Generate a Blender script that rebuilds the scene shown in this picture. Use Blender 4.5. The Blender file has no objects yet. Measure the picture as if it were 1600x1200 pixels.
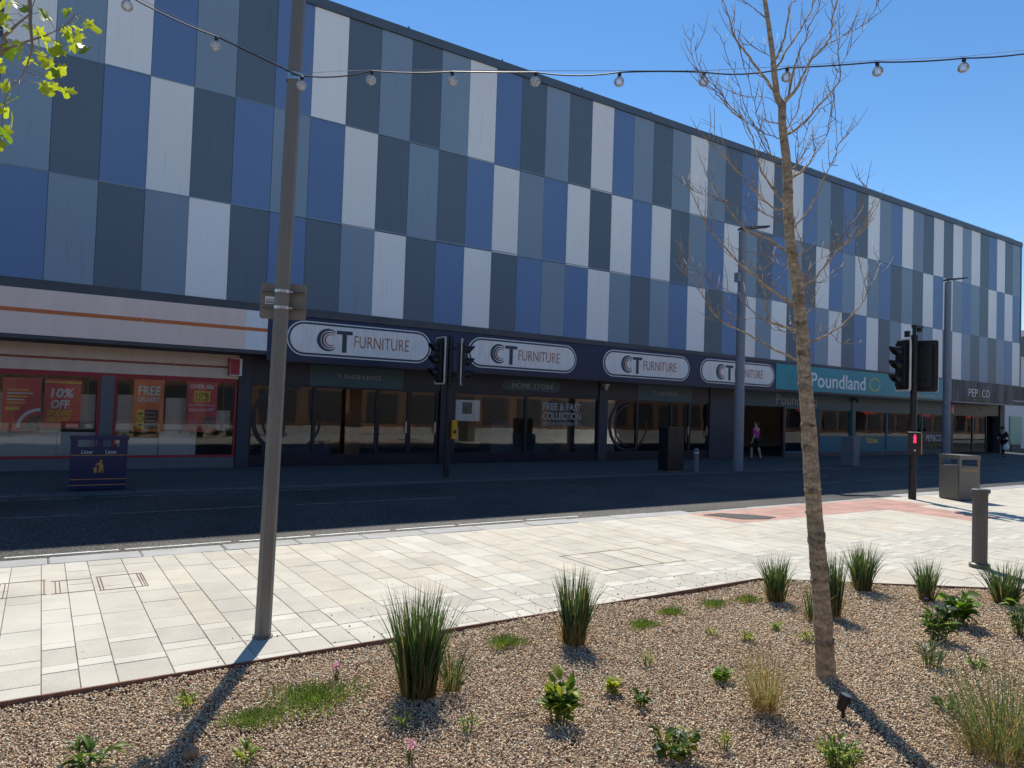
import bpy, math, random
import numpy as np
from mathutils import Vector, Matrix

# ------------------------------------------------------------------ camera, sky, sun, exposure
scene = bpy.context.scene
COL = scene.collection
random.seed(7)
RNG = np.random.default_rng(11)

CAM = np.array([0.0, 0.0, 1.85])
F = 1114.03                                     # focal length in 1600-wide pixels
ROT = np.array([[0.83407845, 0.04491192, 0.54981456],
                [-0.5506851, 0.00899078, 0.83466466],
                [0.03254313, -0.99895049, 0.03223134]])
cd = bpy.data.cameras.new('camera'); cam = bpy.data.objects.new('camera', cd); COL.objects.link(cam)
cd.sensor_width = 36.0; cd.sensor_fit = 'HORIZONTAL'; cd.lens = F / 1600 * 36.0
cd.clip_start = 0.05; cd.clip_end = 3000
rx, ry, rz = ROT[:, 0], -ROT[:, 1], -ROT[:, 2]
cam.matrix_world = Matrix(((rx[0], ry[0], rz[0], CAM[0]), (rx[1], ry[1], rz[1], CAM[1]),
                           (rx[2], ry[2], rz[2], CAM[2]), (0, 0, 0, 1)))
scene.camera = cam

SUN_AZ = math.radians(28.3)       # from +Y towards +X
SUN_EL = math.radians(52.0)
world = bpy.data.worlds.new('World'); scene.world = world; world.use_nodes = True
wn = world.node_tree.nodes; wl = world.node_tree.links
sky = wn.new('ShaderNodeTexSky'); sky.sky_type = 'NISHITA'; sky.sun_disc = False
sky.sun_elevation = SUN_EL; sky.sun_rotation = SUN_AZ
sky.altitude = 0; sky.air_density = 1.0; sky.dust_density = 0.0; sky.ozone_density = 3.0
hs = wn.new('ShaderNodeHueSaturation'); hs.inputs['Saturation'].default_value = 1.2
wl.new(sky.outputs[0], hs.inputs['Color']); wl.new(hs.outputs[0], wn['Background'].inputs[0]); wn['Background'].inputs[1].default_value = 0.12

sl = bpy.data.lights.new('sun', 'SUN'); sun = bpy.data.objects.new('sun', sl); COL.objects.link(sun)
sl.energy = 4.5; sl.angle = math.radians(0.53); sl.color = (1.0, 0.935, 0.825)
to_sun = Vector((math.sin(SUN_AZ) * math.cos(SUN_EL), math.cos(SUN_AZ) * math.cos(SUN_EL), math.sin(SUN_EL)))
sun.rotation_euler = to_sun.to_track_quat('Z', 'Y').to_euler(); sun.location = to_sun * 60

scene.render.engine = 'CYCLES'
scene.view_settings.view_transform = 'Standard'; scene.view_settings.look = 'None'
scene.view_settings.exposure = 0.25; scene.view_settings.gamma = 1.0

# ------------------------------------------------------------------ helpers
def link(o): COL.objects.link(o); return o

def tag(o, label=None, cat=None, group=None, kind=None):
    if label: o['label'] = label
    if cat: o['category'] = cat
    if group: o['group'] = group
    if kind: o['kind'] = kind
    return o

def thing(name, label, cat, loc=(0, 0, 0), rz=0, group=None):
    o = link(bpy.data.objects.new(name, None)); o.empty_display_size = 0.1
    o.location = loc; o.rotation_euler = (0, 0, rz)
    return tag(o, label, cat, group)

class MB:
    def __init__(s): s.v = []; s.f = []; s.m = []
    def add(s, vs, fs, mi=0):
        b = len(s.v); s.v += [tuple(p) for p in vs]
        for q in fs: s.f.append(tuple(b + i for i in q)); s.m.append(mi)
    def box(s, x0, x1, y0, y1, z0, z1, mi=0):
        s.add([(x0, y0, z0), (x1, y0, z0), (x1, y1, z0), (x0, y1, z0), (x0, y0, z1), (x1, y0, z1), (x1, y1, z1), (x0, y1, z1)],
              [(0, 3, 2, 1), (4, 5, 6, 7), (0, 1, 5, 4), (1, 2, 6, 5), (2, 3, 7, 6), (3, 0, 4, 7)], mi); return s
    def slab(s, poly, z0, z1, bev=0.004, mi=0):            # flat stone with a bevelled top edge
        n = len(poly); c = np.mean(np.array(poly), axis=0); ins = []
        for p in poly:
            d = c - np.array(p); l = np.hypot(*d); ins.append(np.array(p) + d / l * bev * 1.4)
        vs = [(p[0], p[1], z0) for p in poly] + [(p[0], p[1], z1 - bev) for p in poly] + [(p[0], p[1], z1) for p in ins]
        fs = [tuple(range(2 * n, 3 * n))]
        for i in range(n):
            j = (i + 1) % n
            fs += [(i, j, n + j, n + i), (n + i, n + j, 2 * n + j, 2 * n + i)]
        s.add(vs, fs, mi); return s
    def prism(s, poly, y0, y1, mi=0):                      # polygon in XZ pushed along Y
        n = len(poly)
        vs = [(p[0], y0, p[1]) for p in poly] + [(p[0], y1, p[1]) for p in poly]
        fs = [tuple(range(n)), tuple(range(2 * n - 1, n - 1, -1))] + [(i, n + i, n + (i + 1) % n, (i + 1) % n) for i in range(n)]
        s.add(vs, fs, mi); return s
    def tube(s, pts, rads, n=8, mi=0, cap=True, flute=0.0):
        pts = [Vector(p) for p in pts]; vs = []; fs = []
        if not hasattr(rads, '__len__'): rads = [rads] * len(pts)
        up = None
        for i, p in enumerate(pts):
            t = (pts[min(i + 1, len(pts) - 1)] - pts[max(i - 1, 0)])
            t = t.normalized() if t.length > 1e-9 else Vector((0, 0, 1))
            if up is None: up = t.orthogonal().normalized()
            up = (up - t * up.dot(t)); up = up.normalized() if up.length > 1e-6 else t.orthogonal().normalized()
            w = t.cross(up)
            for k in range(n):
                a = 2 * math.pi * k / n; r = rads[i] * (1 - flute * (k % 2))
                vs.append(p + (up * math.cos(a) + w * math.sin(a)) * r)
        for i in range(len(pts) - 1):
            for k in range(n):
                k2 = (k + 1) % n
                fs.append((i * n + k, i * n + k2, (i + 1) * n + k2, (i + 1) * n + k))
        if cap:
            fs.append(tuple(range(n - 1, -1, -1))); fs.append(tuple((len(pts) - 1) * n + k for k in range(n)))
        s.add(vs, fs, mi); return s
    def build(s, name, mats, parent=None, smooth=False, world=False):
        if not isinstance(mats, (list, tuple)): mats = [mats]
        me = bpy.data.meshes.new(name)
        v = s.v
        if world and parent is not None:
            l = parent.location; par = parent.parent
            off = Vector(l)
            while par is not None: off += par.location; par = par.parent
            v = [(p[0] - off.x, p[1] - off.y, p[2] - off.z) for p in v]
        me.from_pydata(v, [], s.f)
        for m in mats: me.materials.append(m)
        if len(mats) > 1: me.polygons.foreach_set('material_index', s.m)
        if smooth: me.polygons.foreach_set('use_smooth', [True] * len(me.polygons))
        me.update()
        o = link(bpy.data.objects.new(name, me))
        if parent is not None: o.parent = parent
        return o

def put(name, me, parent=None, loc=(0, 0, 0), rot=(0, 0, 0), sc=(1, 1, 1)):
    o = link(bpy.data.objects.new(name, me)); o.parent = parent
    o.location = loc; o.rotation_euler = rot; o.scale = sc
    return o

def bx(name, m, parent, *b, world=True):
    return MB().box(*b).build(name, m, parent, world=world)

# ---- materials
def nodes(name):
    m = bpy.data.materials.new(name); m.use_nodes = True
    nt = m.node_tree; return m, nt, nt.nodes, nt.links, nt.nodes['Principled BSDF']

def mat(name, col, rough=0.6, var=0.12, scale=6.0, bump=0.0, bscale=80.0, metal=0.0, spec=0.4, rand=0.0, fine=0.0, fscale=250.0, stretch=None, spots=False):
    m, nt, N, L, P = nodes(name)
    P.inputs['Roughness'].default_value = rough; P.inputs['Metallic'].default_value = metal
    P.inputs['Specular IOR Level'].default_value = spec
    geo = N.new('ShaderNodeNewGeometry'); pos = geo.outputs['Position']
    if stretch:
        mp = N.new('ShaderNodeMapping'); mp.inputs['Scale'].default_value = stretch; L.new(pos, mp.inputs[0]); pos2 = mp.outputs[0]
    else: pos2 = pos
    nz = N.new('ShaderNodeTexNoise'); nz.inputs['Scale'].default_value = scale; nz.inputs['Detail'].default_value = 5
    L.new(pos2, nz.inputs['Vector'])
    mr = N.new('ShaderNodeMapRange'); mr.inputs[1].default_value = 0.3; mr.inputs[2].default_value = 0.7
    mr.inputs[3].default_value = 1 - var; mr.inputs[4].default_value = 1 + var; L.new(nz.outputs[0], mr.inputs[0])
    val = mr.outputs[0]
    def mul(a, b):
        q = N.new('ShaderNodeMath'); q.operation = 'MULTIPLY'; L.new(a, q.inputs[0]); L.new(b, q.inputs[1]); return q.outputs[0]
    if fine:
        n2 = N.new('ShaderNodeTexNoise'); n2.inputs['Scale'].default_value = fscale; n2.inputs['Detail'].default_value = 2
        L.new(pos, n2.inputs['Vector'])
        m2 = N.new('ShaderNodeMapRange'); m2.inputs[1].default_value = 0.3; m2.inputs[2].default_value = 0.7
        m2.inputs[3].default_value = 1 - fine; m2.inputs[4].default_value = 1 + fine; L.new(n2.outputs[0], m2.inputs[0])
        val = mul(val, m2.outputs[0])
    if spots:                                   # trodden gum and small stains
        vo = N.new('ShaderNodeTexVoronoi'); vo.inputs['Scale'].default_value = 2.6; L.new(pos, vo.inputs['Vector'])
        ad = N.new('ShaderNodeMath'); ad.operation = 'MULTIPLY_ADD'; ad.inputs[1].default_value = .02; sp = N.new('ShaderNodeSeparateColor'); L.new(vo.outputs['Color'], sp.inputs[0])
        L.new(sp.outputs[0], ad.inputs[0]); ad.inputs[2].default_value = .018
        lt_ = N.new('ShaderNodeMath'); lt_.operation = 'LESS_THAN'; L.new(vo.outputs['Distance'], lt_.inputs[0]); L.new(ad.outputs[0], lt_.inputs[1])
        m4 = N.new('ShaderNodeMapRange'); m4.inputs[3].default_value = 1; m4.inputs[4].default_value = .62; L.new(lt_.outputs[0], m4.inputs[0])
        n4 = N.new('ShaderNodeTexNoise'); n4.inputs['Scale'].default_value = 1.1; n4.inputs['Detail'].default_value = 7; n4.inputs['Roughness'].default_value = .7; L.new(pos, n4.inputs['Vector'])
        m5 = N.new('ShaderNodeMapRange'); m5.inputs[1].default_value = .35; m5.inputs[2].default_value = .55; m5.inputs[3].default_value = .88; m5.inputs[4].default_value = 1.02; L.new(n4.outputs[0], m5.inputs[0])
        val = mul(mul(val, m4.outputs[0]), m5.outputs[0])
    if rand:
        oi = N.new('ShaderNodeObjectInfo'); m3 = N.new('ShaderNodeMapRange')
        m3.inputs[3].default_value = 1 - rand; m3.inputs[4].default_value = 1 + rand; L.new(oi.outputs['Random'], m3.inputs[0])
        val = mul(val, m3.outputs[0])
    vm = N.new('ShaderNodeVectorMath'); vm.operation = 'SCALE'; vm.inputs[0].default_value = col
    L.new(val, vm.inputs['Scale']); L.new(vm.outputs[0], P.inputs['Base Color'])
    if bump:
        b = N.new('ShaderNodeBump'); b.inputs['Strength'].default_value = bump; b.inputs['Distance'].default_value = 0.01
        n3 = N.new('ShaderNodeTexNoise'); n3.inputs['Scale'].default_value = bscale; n3.inputs['Detail'].default_value = 4
        L.new(pos, n3.inputs['Vector']); L.new(n3.outputs[0], b.inputs['Height']); L.new(b.outputs[0], P.inputs['Normal'])
    return m

def glow(name, col, strength):
    m, nt, N, L, P = nodes(name)
    P.inputs['Base Color'].default_value = (*col, 1); P.inputs['Emission Color'].default_value = (*col, 1)
    P.inputs['Emission Strength'].default_value = strength; return m

def glass_mat(name, ior=1.75, tint=(0.72, 0.78, 0.78), haze=0.0):
    m, nt, N, L, P = nodes(name); N.remove(P)
    out = N['Material Output']
    tr = N.new('ShaderNodeBsdfTransparent'); tr.inputs[0].default_value = (*tint, 1)
    gl = N.new('ShaderNodeBsdfGlossy'); gl.inputs['Roughness'].default_value = 0.0
    gl.inputs[0].default_value = (0.95, 0.97, 1, 1)
    geo = N.new('ShaderNodeNewGeometry')
    nz = N.new('ShaderNodeTexNoise'); nz.inputs['Scale'].default_value = 0.9; L.new(geo.outputs['Position'], nz.inputs['Vector'])
    b = N.new('ShaderNodeBump'); b.inputs['Strength'].default_value = 0.03; b.inputs['Distance'].default_value = 0.05
    L.new(nz.outputs[0], b.inputs['Height']); L.new(b.outputs[0], gl.inputs['Normal'])
    fr = N.new('ShaderNodeFresnel'); fr.inputs[0].default_value = ior
    mx = N.new('ShaderNodeMixShader'); L.new(fr.outputs[0], mx.inputs[0]); L.new(tr.outputs[0], mx.inputs[1]); L.new(gl.outputs[0], mx.inputs[2])
    res = mx.outputs[0]
    if haze:
        df = N.new('ShaderNodeBsdfDiffuse'); df.inputs[0].default_value = (0.8, 0.8, 0.8, 1)
        m2 = N.new('ShaderNodeMixShader'); m2.inputs[0].default_value = haze
        L.new(res, m2.inputs[1]); L.new(df.outputs[0], m2.inputs[2]); res = m2.outputs[0]
    L.new(res, out.inputs[0]); return m

def foliage(name, attr=True, col=(0.08, 0.14, 0.03), trans=0.4, tcol=1.3, rough=0.45, rand=0.25):
    m, nt, N, L, P = nodes(name)
    if attr:
        a = N.new('ShaderNodeAttribute'); a.attribute_name = 'Col'; c = a.outputs['Color']
    else:
        oi = N.new('ShaderNodeObjectInfo'); mr = N.new('ShaderNodeMapRange')
        mr.inputs[3].default_value = 1 - rand; mr.inputs[4].default_value = 1 + rand; L.new(oi.outputs['Random'], mr.inputs[0])
        geo = N.new('ShaderNodeNewGeometry'); nz = N.new('ShaderNodeTexNoise'); nz.inputs['Scale'].default_value = 60
        L.new(geo.outputs['Position'], nz.inputs['Vector'])
        m2 = N.new('ShaderNodeMapRange'); m2.inputs[3].default_value = 0.75; m2.inputs[4].default_value = 1.25; L.new(nz.outputs[0], m2.inputs[0])
        q = N.new('ShaderNodeMath'); q.operation = 'MULTIPLY'; L.new(mr.outputs[0], q.inputs[0]); L.new(m2.outputs[0], q.inputs[1])
        v = N.new('ShaderNodeVectorMath'); v.operation = 'SCALE'; v.inputs[0].default_value = col; L.new(q.outputs[0], v.inputs['Scale']); c = v.outputs[0]
    L.new(c, P.inputs['Base Color']); P.inputs['Roughness'].default_value = rough; P.inputs['Specular IOR Level'].default_value = 0.35
    tr = N.new('ShaderNodeBsdfTranslucent')
    v2 = N.new('ShaderNodeVectorMath'); v2.operation = 'MULTIPLY'; v2.inputs[1].default_value = (tcol * 1.15, tcol * 1.05, tcol * 0.6)
    L.new(c, v2.inputs[0]); L.new(v2.outputs[0], tr.inputs[0])
    mx = N.new('ShaderNodeMixShader'); mx.inputs[0].default_value = trans
    L.new(P.outputs[0], mx.inputs[1]); L.new(tr.outputs[0], mx.inputs[2]); L.new(mx.outputs[0], N['Material Output'].inputs[0])
    return m

def brick_mat(name, c1, c2, mortar, scale, bw, bh, axes='XZ'):
    m, nt, N, L, P = nodes(name)
    geo = N.new('ShaderNodeNewGeometry'); sx = N.new('ShaderNodeSeparateXYZ'); L.new(geo.outputs['Position'], sx.inputs[0])
    cx = N.new('ShaderNodeCombineXYZ'); L.new(sx.outputs[axes[0]], cx.inputs[0]); L.new(sx.outputs[axes[1]], cx.inputs[1])
    b = N.new('ShaderNodeTexBrick'); L.new(cx.outputs[0], b.inputs['Vector'])
    b.inputs['Color1'].default_value = (*c1, 1); b.inputs['Color2'].default_value = (*c2, 1); b.inputs['Mortar'].default_value = (*mortar, 1)
    b.inputs['Scale'].default_value = scale; b.inputs['Brick Width'].default_value = bw; b.inputs['Row Height'].default_value = bh
    b.inputs['Mortar Size'].default_value = 0.012
    L.new(b.outputs['Color'], P.inputs['Base Color']); P.inputs['Roughness'].default_value = 0.85
    return m

M = {}
# cladding
for k, c in dict(L=(0.84, 0.83, 0.83), B=(0.135, 0.22, 0.405), S=(0.23, 0.305, 0.395), D=(0.112, 0.148, 0.195), N=(0.02, 0.035, 0.09)).items():
    m = mat('panel_' + k, c, rough=0.40, var=0.03, scale=0.35, rand=0.05)
    nt = m.node_tree; N = nt.nodes; Lk = nt.links; P = N['Principled BSDF']     # fine vertical ribs of the sheet
    geo = N.new('ShaderNodeNewGeometry'); wv = N.new('ShaderNodeTexWave'); wv.bands_direction = 'X'; wv.inputs['Scale'].default_value = 9
    Lk.new(geo.outputs['Position'], wv.inputs['Vector'])
    b = N.new('ShaderNodeBump'); b.inputs['Strength'].default_value = 0.04; b.inputs['Distance'].default_value = 0.004
    Lk.new(wv.outputs[0], b.inputs['Height']); Lk.new(b.outputs[0], P.inputs['Normal'])
    mp = N.new('ShaderNodeMapping'); mp.inputs['Scale'].default_value = (7, 1, .45); Lk.new(geo.outputs['Position'], mp.inputs[0])   # sparse rain streaks
    n2 = N.new('ShaderNodeTexNoise'); n2.inputs['Scale'].default_value = 1.6; n2.inputs['Detail'].default_value = 6; Lk.new(mp.outputs[0], n2.inputs['Vector'])
    mr = N.new('ShaderNodeMapRange'); mr.inputs[1].default_value = .60; mr.inputs[2].default_value = .74; mr.inputs[3].default_value = 1; mr.inputs[4].default_value = .90; Lk.new(n2.outputs[0], mr.inputs[0])
    src_ = P.inputs['Base Color'].links[0].from_socket; sc_ = N.new('ShaderNodeVectorMath'); sc_.operation = 'SCALE'; Lk.new(src_, sc_.inputs[0]); Lk.new(mr.outputs[0], sc_.inputs['Scale']); Lk.new(sc_.outputs[0], P.inputs['Base Color'])
    M['p' + k] = m
M['backing'] = mat('backing', (0.05, 0.06, 0.075), 0.7)
M['coping'] = mat('coping', (0.09, 0.115, 0.15), 0.45, var=0.06, scale=2)
M['trim'] = mat('trim', (0.07, 0.075, 0.085), 0.5, var=0.15, scale=2)
M['roof'] = mat('roof', (0.12, 0.12, 0.12), 0.9)
M['pier'] = mat('pier', (0.045, 0.05, 0.065), 0.5, var=0.12, scale=3)
M['greytile'] = mat('greytile', (0.13, 0.135, 0.15), 0.4, var=0.1)
M['navy'] = mat('navy', (0.014, 0.026, 0.078), 0.35, var=0.1, scale=2)
M['darknavy'] = mat('darknavy', (0.017, 0.022, 0.042), 0.35, var=0.1, scale=2)
M['blackframe'] = mat('blackframe', (0.013, 0.016, 0.028), 0.35)
M['tealdark'] = mat('tealdark', (0.012, 0.085, 0.11), 0.35, var=0.06)
M['tealgrey'] = mat('tealgrey', (0.045, 0.10, 0.12), 0.4, var=0.06)
M['teal'] = mat('teal', (0.012, 0.29, 0.36), 0.3, var=0.06, scale=1.5)
M['tealvinyl'] = mat('tealvinyl', (0.006, 0.15, 0.21), 0.4, var=0.1)
M['whitesign'] = mat('whitesign', (0.84, 0.80, 0.77), 0.4, var=0.10, scale=3, stretch=(5, 1, 0.6), fine=0.03, fscale=20)
M['pinkwhite'] = mat('pinkwhite', (0.92, 0.69, 0.59), 0.4, var=0.05, scale=1.2, stretch=(3, 1, .5))
M['beige'] = mat('beige', (0.74, 0.59, 0.49), 0.5, var=0.06, scale=1.2, stretch=(3, 1, .5))
M['bluewhite'] = mat('bluewhite', (0.84, 0.84, 0.85), 0.35, var=0.05)
M['orange'] = mat('orange', (0.62, 0.16, 0.045), 0.4, var=0.05)
M['redline'] = mat('redline', (0.33, 0.065, 0.035), 0.4, var=0.05)
M['redframe'] = mat('redframe', (0.40, 0.025, 0.04), 0.4, var=0.08)
M['white'] = mat('white', (0.82, 0.82, 0.81), 0.5, var=0.04)
M['offwhite'] = mat('offwhite', (0.70, 0.69, 0.67), 0.5, var=0.05)
M['lettergrey'] = mat('lettergrey', (0.36, 0.38, 0.38), 0.5, var=0.03)
M['letterdark'] = mat('letterdark', (0.045, 0.055, 0.08), 0.4, var=0.03)
M['letterorange'] = mat('letterorange', (0.42, 0.13, 0.06), 0.4, var=0.05)
M['letteryellow'] = mat('letteryellow', (0.85, 0.66, 0.05), 0.45, var=0.03)
M['olive'] = mat('olive', (0.22, 0.24, 0.06), 0.5, var=0.1)
M['glass'] = glass_mat('shop_glass', ior=1.5, tint=(0.94, 0.96, 0.95))
M['pred'] = mat('poster_red', (0.78, 0.07, 0.065), 0.4, var=0.15, scale=3)
M['pred2'] = mat('poster_crimson', (0.66, 0.03, 0.07), 0.4, var=0.35, scale=4)
M['porange'] = mat('poster_orange', (0.88, 0.20, 0.05), 0.4, var=0.06, scale=2)
M['black'] = mat('black', (0.012, 0.012, 0.014), 0.4, var=0.1)
M['photo'] = mat('photo_grey', (0.12, 0.115, 0.11), 0.4, var=0.7, scale=9)
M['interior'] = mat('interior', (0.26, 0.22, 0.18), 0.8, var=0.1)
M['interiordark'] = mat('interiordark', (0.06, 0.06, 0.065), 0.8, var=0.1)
M['carpet'] = mat('carpet', (0.08, 0.075, 0.07), 0.9, var=0.2)
M['wood'] = mat('wood', (0.30, 0.13, 0.045), 0.5, var=0.25, scale=3, stretch=(1, 1, .2))
M['sofa'] = mat('sofa', (0.09, 0.11, 0.14), 0.8)
M['sofaorange'] = mat('sofaorange', (0.55, 0.15, 0.03), 0.7)
# ground
M['cream'] = mat('stone_cream', (0.56, 0.525, 0.435), 0.75, var=0.07, scale=2.5, rand=0.06, fine=0.14, fscale=190, bump=0.10, bscale=150, spec=.25, spots=True)
M['buff'] = mat('stone_buff', (0.56, 0.508, 0.41), 0.75, var=0.08, scale=2.5, rand=0.07, fine=0.14, fscale=190, bump=0.10, bscale=150, spec=.25, spots=True)
M['sgrey'] = mat('stone_grey', (0.52, 0.49, 0.415), 0.75, var=0.07, scale=2.5, rand=0.07, fine=0.22, fscale=170, bump=0.12, bscale=150, spec=.25, spots=True)
M['slight'] = mat('stone_light', (0.595, 0.567, 0.485), 0.7, var=0.06, scale=2.5, rand=0.04, fine=0.08, fscale=190, bump=0.08, bscale=150, spec=.25, spots=True)
M['joint'] = mat('joint_sand', (0.16, 0.135, 0.105), 0.95, var=0.2, scale=20)
M['kerb'] = mat('kerb_granite', (0.40, 0.395, 0.38), 0.75, var=0.1, scale=3, rand=0.06, fine=0.22, fscale=160, spec=.25)
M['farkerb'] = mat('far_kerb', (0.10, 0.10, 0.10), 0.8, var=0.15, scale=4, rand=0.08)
M['tact'] = mat('tactile_red', (0.60, 0.375, 0.305), 0.8, var=0.1, scale=2, rand=0.09, fine=0.08, fscale=120, spec=.2)
M['rust'] = mat('rusty_steel', (0.19, 0.10, 0.075), 0.75, var=0.3, scale=8)
M['paint'] = mat('road_paint', (0.66, 0.65, 0.60), 0.7, var=0.25, scale=14, fine=0.2, fscale=60)
M['oldpaint'] = mat('worn_paint', (0.16, 0.16, 0.155), 0.8, var=0.5, scale=9, fine=0.3, fscale=40)
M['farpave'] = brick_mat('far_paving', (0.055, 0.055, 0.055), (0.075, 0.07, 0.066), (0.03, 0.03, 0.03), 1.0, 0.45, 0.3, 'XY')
M['plaza'] = brick_mat('plaza_paving', (0.52, 0.48, 0.41), (0.46, 0.43, 0.38), (0.15, 0.13, 0.11), 1.0, 0.6, 0.3, 'YX')

def asphalt():
    m, nt, N, L, P = nodes('asphalt')
    geo = N.new('ShaderNodeNewGeometry')
    vo = N.new('ShaderNodeTexVoronoi'); vo.inputs['Scale'].default_value = 85; L.new(geo.outputs['Position'], vo.inputs['Vector'])
    nz = N.new('ShaderNodeTexNoise'); nz.inputs['Scale'].default_value = 0.6; nz.inputs['Detail'].default_value = 6; L.new(geo.outputs['Position'], nz.inputs['Vector'])
    cr = N.new('ShaderNodeValToRGB'); cr.color_ramp.elements[0].color = (0.010, 0.010, 0.011, 1); cr.color_ramp.elements[1].color = (0.20, 0.195, 0.185, 1)
    e_ = cr.color_ramp.elements.new(0.62); e_.color = (0.014, 0.014, 0.014, 1)
    sp = N.new('ShaderNodeSeparateColor'); L.new(vo.outputs['Color'], sp.inputs[0]); L.new(sp.outputs[0], cr.inputs[0])
    mr = N.new('ShaderNodeMapRange'); mr.inputs[1].default_value = .3; mr.inputs[2].default_value = .7; mr.inputs[3].default_value = .6; mr.inputs[4].default_value = 1.4
    L.new(nz.outputs[0], mr.inputs[0])
    v = N.new('ShaderNodeVectorMath'); v.operation = 'SCALE'; L.new(cr.outputs[0], v.inputs[0]); L.new(mr.outputs[0], v.inputs['Scale'])
    L.new(v.outputs[0], P.inputs['Base Color']); P.inputs['Roughness'].default_value = 0.6; P.inputs['Specular IOR Level'].default_value = 0.3
    b = N.new('ShaderNodeBump'); b.inputs['Strength'].default_value = 0.6; b.inputs['Distance'].default_value = 0.01
    L.new(vo.outputs['Distance'], b.inputs['Height']); L.new(b.outputs[0], P.inputs['Normal'])
    return m
M['asphalt'] = asphalt()

def stones_mat():
    m, nt, N, L, P = nodes('gravel_stone')
    a = N.new('ShaderNodeAttribute'); a.attribute_name = 'Col'; L.new(a.outputs['Color'], P.inputs['Base Color'])
    P.inputs['Roughness'].default_value = 0.8; P.inputs['Specular IOR Level'].default_value = 0.25; return m
M['stone'] = stones_mat()
def gravelbed():
    m, nt, N, L, P = nodes('gravel_bed')
    geo = N.new('ShaderNodeNewGeometry'); vo = N.new('ShaderNodeTexVoronoi'); vo.inputs['Scale'].default_value = 70
    L.new(geo.outputs['Position'], vo.inputs['Vector']); cr = N.new('ShaderNodeValToRGB')
    e = cr.color_ramp.elements; e[0].color = (0.09, 0.06, 0.04, 1); e[1].color = (0.38, 0.30, 0.22, 1)
    x = e.new(.5); x.color = (0.22, 0.155, 0.105, 1)
    sp = N.new('ShaderNodeSeparateColor'); L.new(vo.outputs['Color'], sp.inputs[0]); L.new(sp.outputs[1], cr.inputs[0]); L.new(cr.outputs[0], P.inputs['Base Color'])
    P.inputs['Roughness'].default_value = .9
    b = N.new('ShaderNodeBump'); b.inputs['Strength'].default_value = 1; b.inputs['Distance'].default_value = .015; b.invert = True
    L.new(vo.outputs['Distance'], b.inputs['Height']); L.new(b.outputs[0], P.inputs['Normal']); return m
M['gravelbed'] = gravelbed()
# street furniture
M['pole'] = mat('pole_paint', (0.185, 0.175, 0.155), 0.5, var=0.08, scale=3)
M['steel'] = mat('steel', (0.55, 0.55, 0.56), 0.3, metal=1.0)
M['signback'] = mat('sign_back', (0.20, 0.19, 0.165), 0.5, var=0.12, scale=12)
M['cabinet'] = mat('cabinet_black', (0.010, 0.012, 0.016), 0.4)
M['cabgrey'] = mat('cabinet_grey', (0.16, 0.165, 0.19), 0.55, var=0.1)
M['bingrey'] = mat('bin_grey', (0.155, 0.147, 0.13), 0.45, var=0.06)
M['bollard'] = mat('bollard_grey', (0.105, 0.097, 0.088), 0.45, var=0.08)
M['binnavy'] = mat('bin_navy', (0.010, 0.022, 0.085), 0.3, var=0.08)
M['gold'] = mat('gold_line', (0.50, 0.27, 0.06), 0.4)
M['sigblack'] = mat('signal_black', (0.012, 0.013, 0.016), 0.45, var=0.1)
M['sigedge'] = mat('signal_edge', (0.62, 0.58, 0.53), 0.5)
M['lensr'] = mat('lens_red', (0.06, 0.008, 0.008), 0.15); M['lensa'] = mat('lens_amber', (0.07, 0.03, 0.006), 0.15); M['lensg'] = mat('lens_green', (0.006, 0.045, 0.035), 0.15)
M['yellow'] = mat('button_yellow', (0.62, 0.30, 0.02), 0.45)
M['redman'] = glow('red_man', (1.0, 0.03, 0.10), 1.6)
M['lamppost'] = mat('lamp_post', (0.20, 0.215, 0.26), 0.45, var=0.1, scale=2)
M['cable'] = mat('cable', (0.02, 0.02, 0.022), 0.5)
M['bulb'] = glass_mat('bulb_glass', ior=2.0, tint=(0.96, 0.98, 0.99), haze=0.2)
# plants
M['bark'] = mat('bark', (0.37, 0.285, 0.19), 0.8, var=0.36, scale=5, fine=0.3, fscale=40, bump=0.8, bscale=45, stretch=(2, 2, 7), spec=.25)
M['barkdark'] = mat('bark_scar', (0.24, 0.185, 0.125), 0.9, var=0.55, scale=28, bump=0.8, bscale=60)
M['twig'] = mat('twig', (0.235, 0.18, 0.14), 0.6, var=0.2, scale=9, spec=.5)
M['blade'] = foliage('grass_blade')
M['lime'] = foliage('lime_leaf', attr=False, col=(0.31, 0.40, 0.035), trans=0.6, tcol=1.7, rand=.2)
M['leafdark'] = foliage('dark_leaf', attr=False, col=(0.055, 0.115, 0.022), trans=0.35, tcol=1.6)
M['leafbright'] = foliage('bright_leaf', attr=False, col=(0.12, 0.22, 0.022), trans=0.45, tcol=1.7)
M['leafyellow'] = foliage('yellow_leaf', attr=False, col=(0.26, 0.30, 0.035), trans=0.45, tcol=1.5)
M['leafgrey'] = foliage('greyish_leaf', attr=False, col=(0.13, 0.17, 0.09), trans=0.35, tcol=1.3)
M['purple'] = foliage('purple_petal', attr=False, col=(0.16, 0.09, 0.45), trans=0.4)
M['pink'] = foliage('pink_petal', attr=False, col=(0.55, 0.16, 0.33), trans=0.4)
# people
M['skin'] = mat('skin', (0.50, 0.30, 0.22), 0.6, var=0.05); M['hair'] = mat('hair', (0.02, 0.014, 0.010), 0.6)
M['magenta'] = mat('magenta_cloth', (0.42, 0.03, 0.20), 0.8); M['blackcloth'] = mat('black_cloth', (0.012, 0.012, 0.015), 0.85)
M['browncloth'] = mat('brown_cloth', (0.20, 0.11, 0.06), 0.85); M['bluecap'] = mat('blue_cloth', (0.05, 0.13, 0.25), 0.8)

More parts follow.
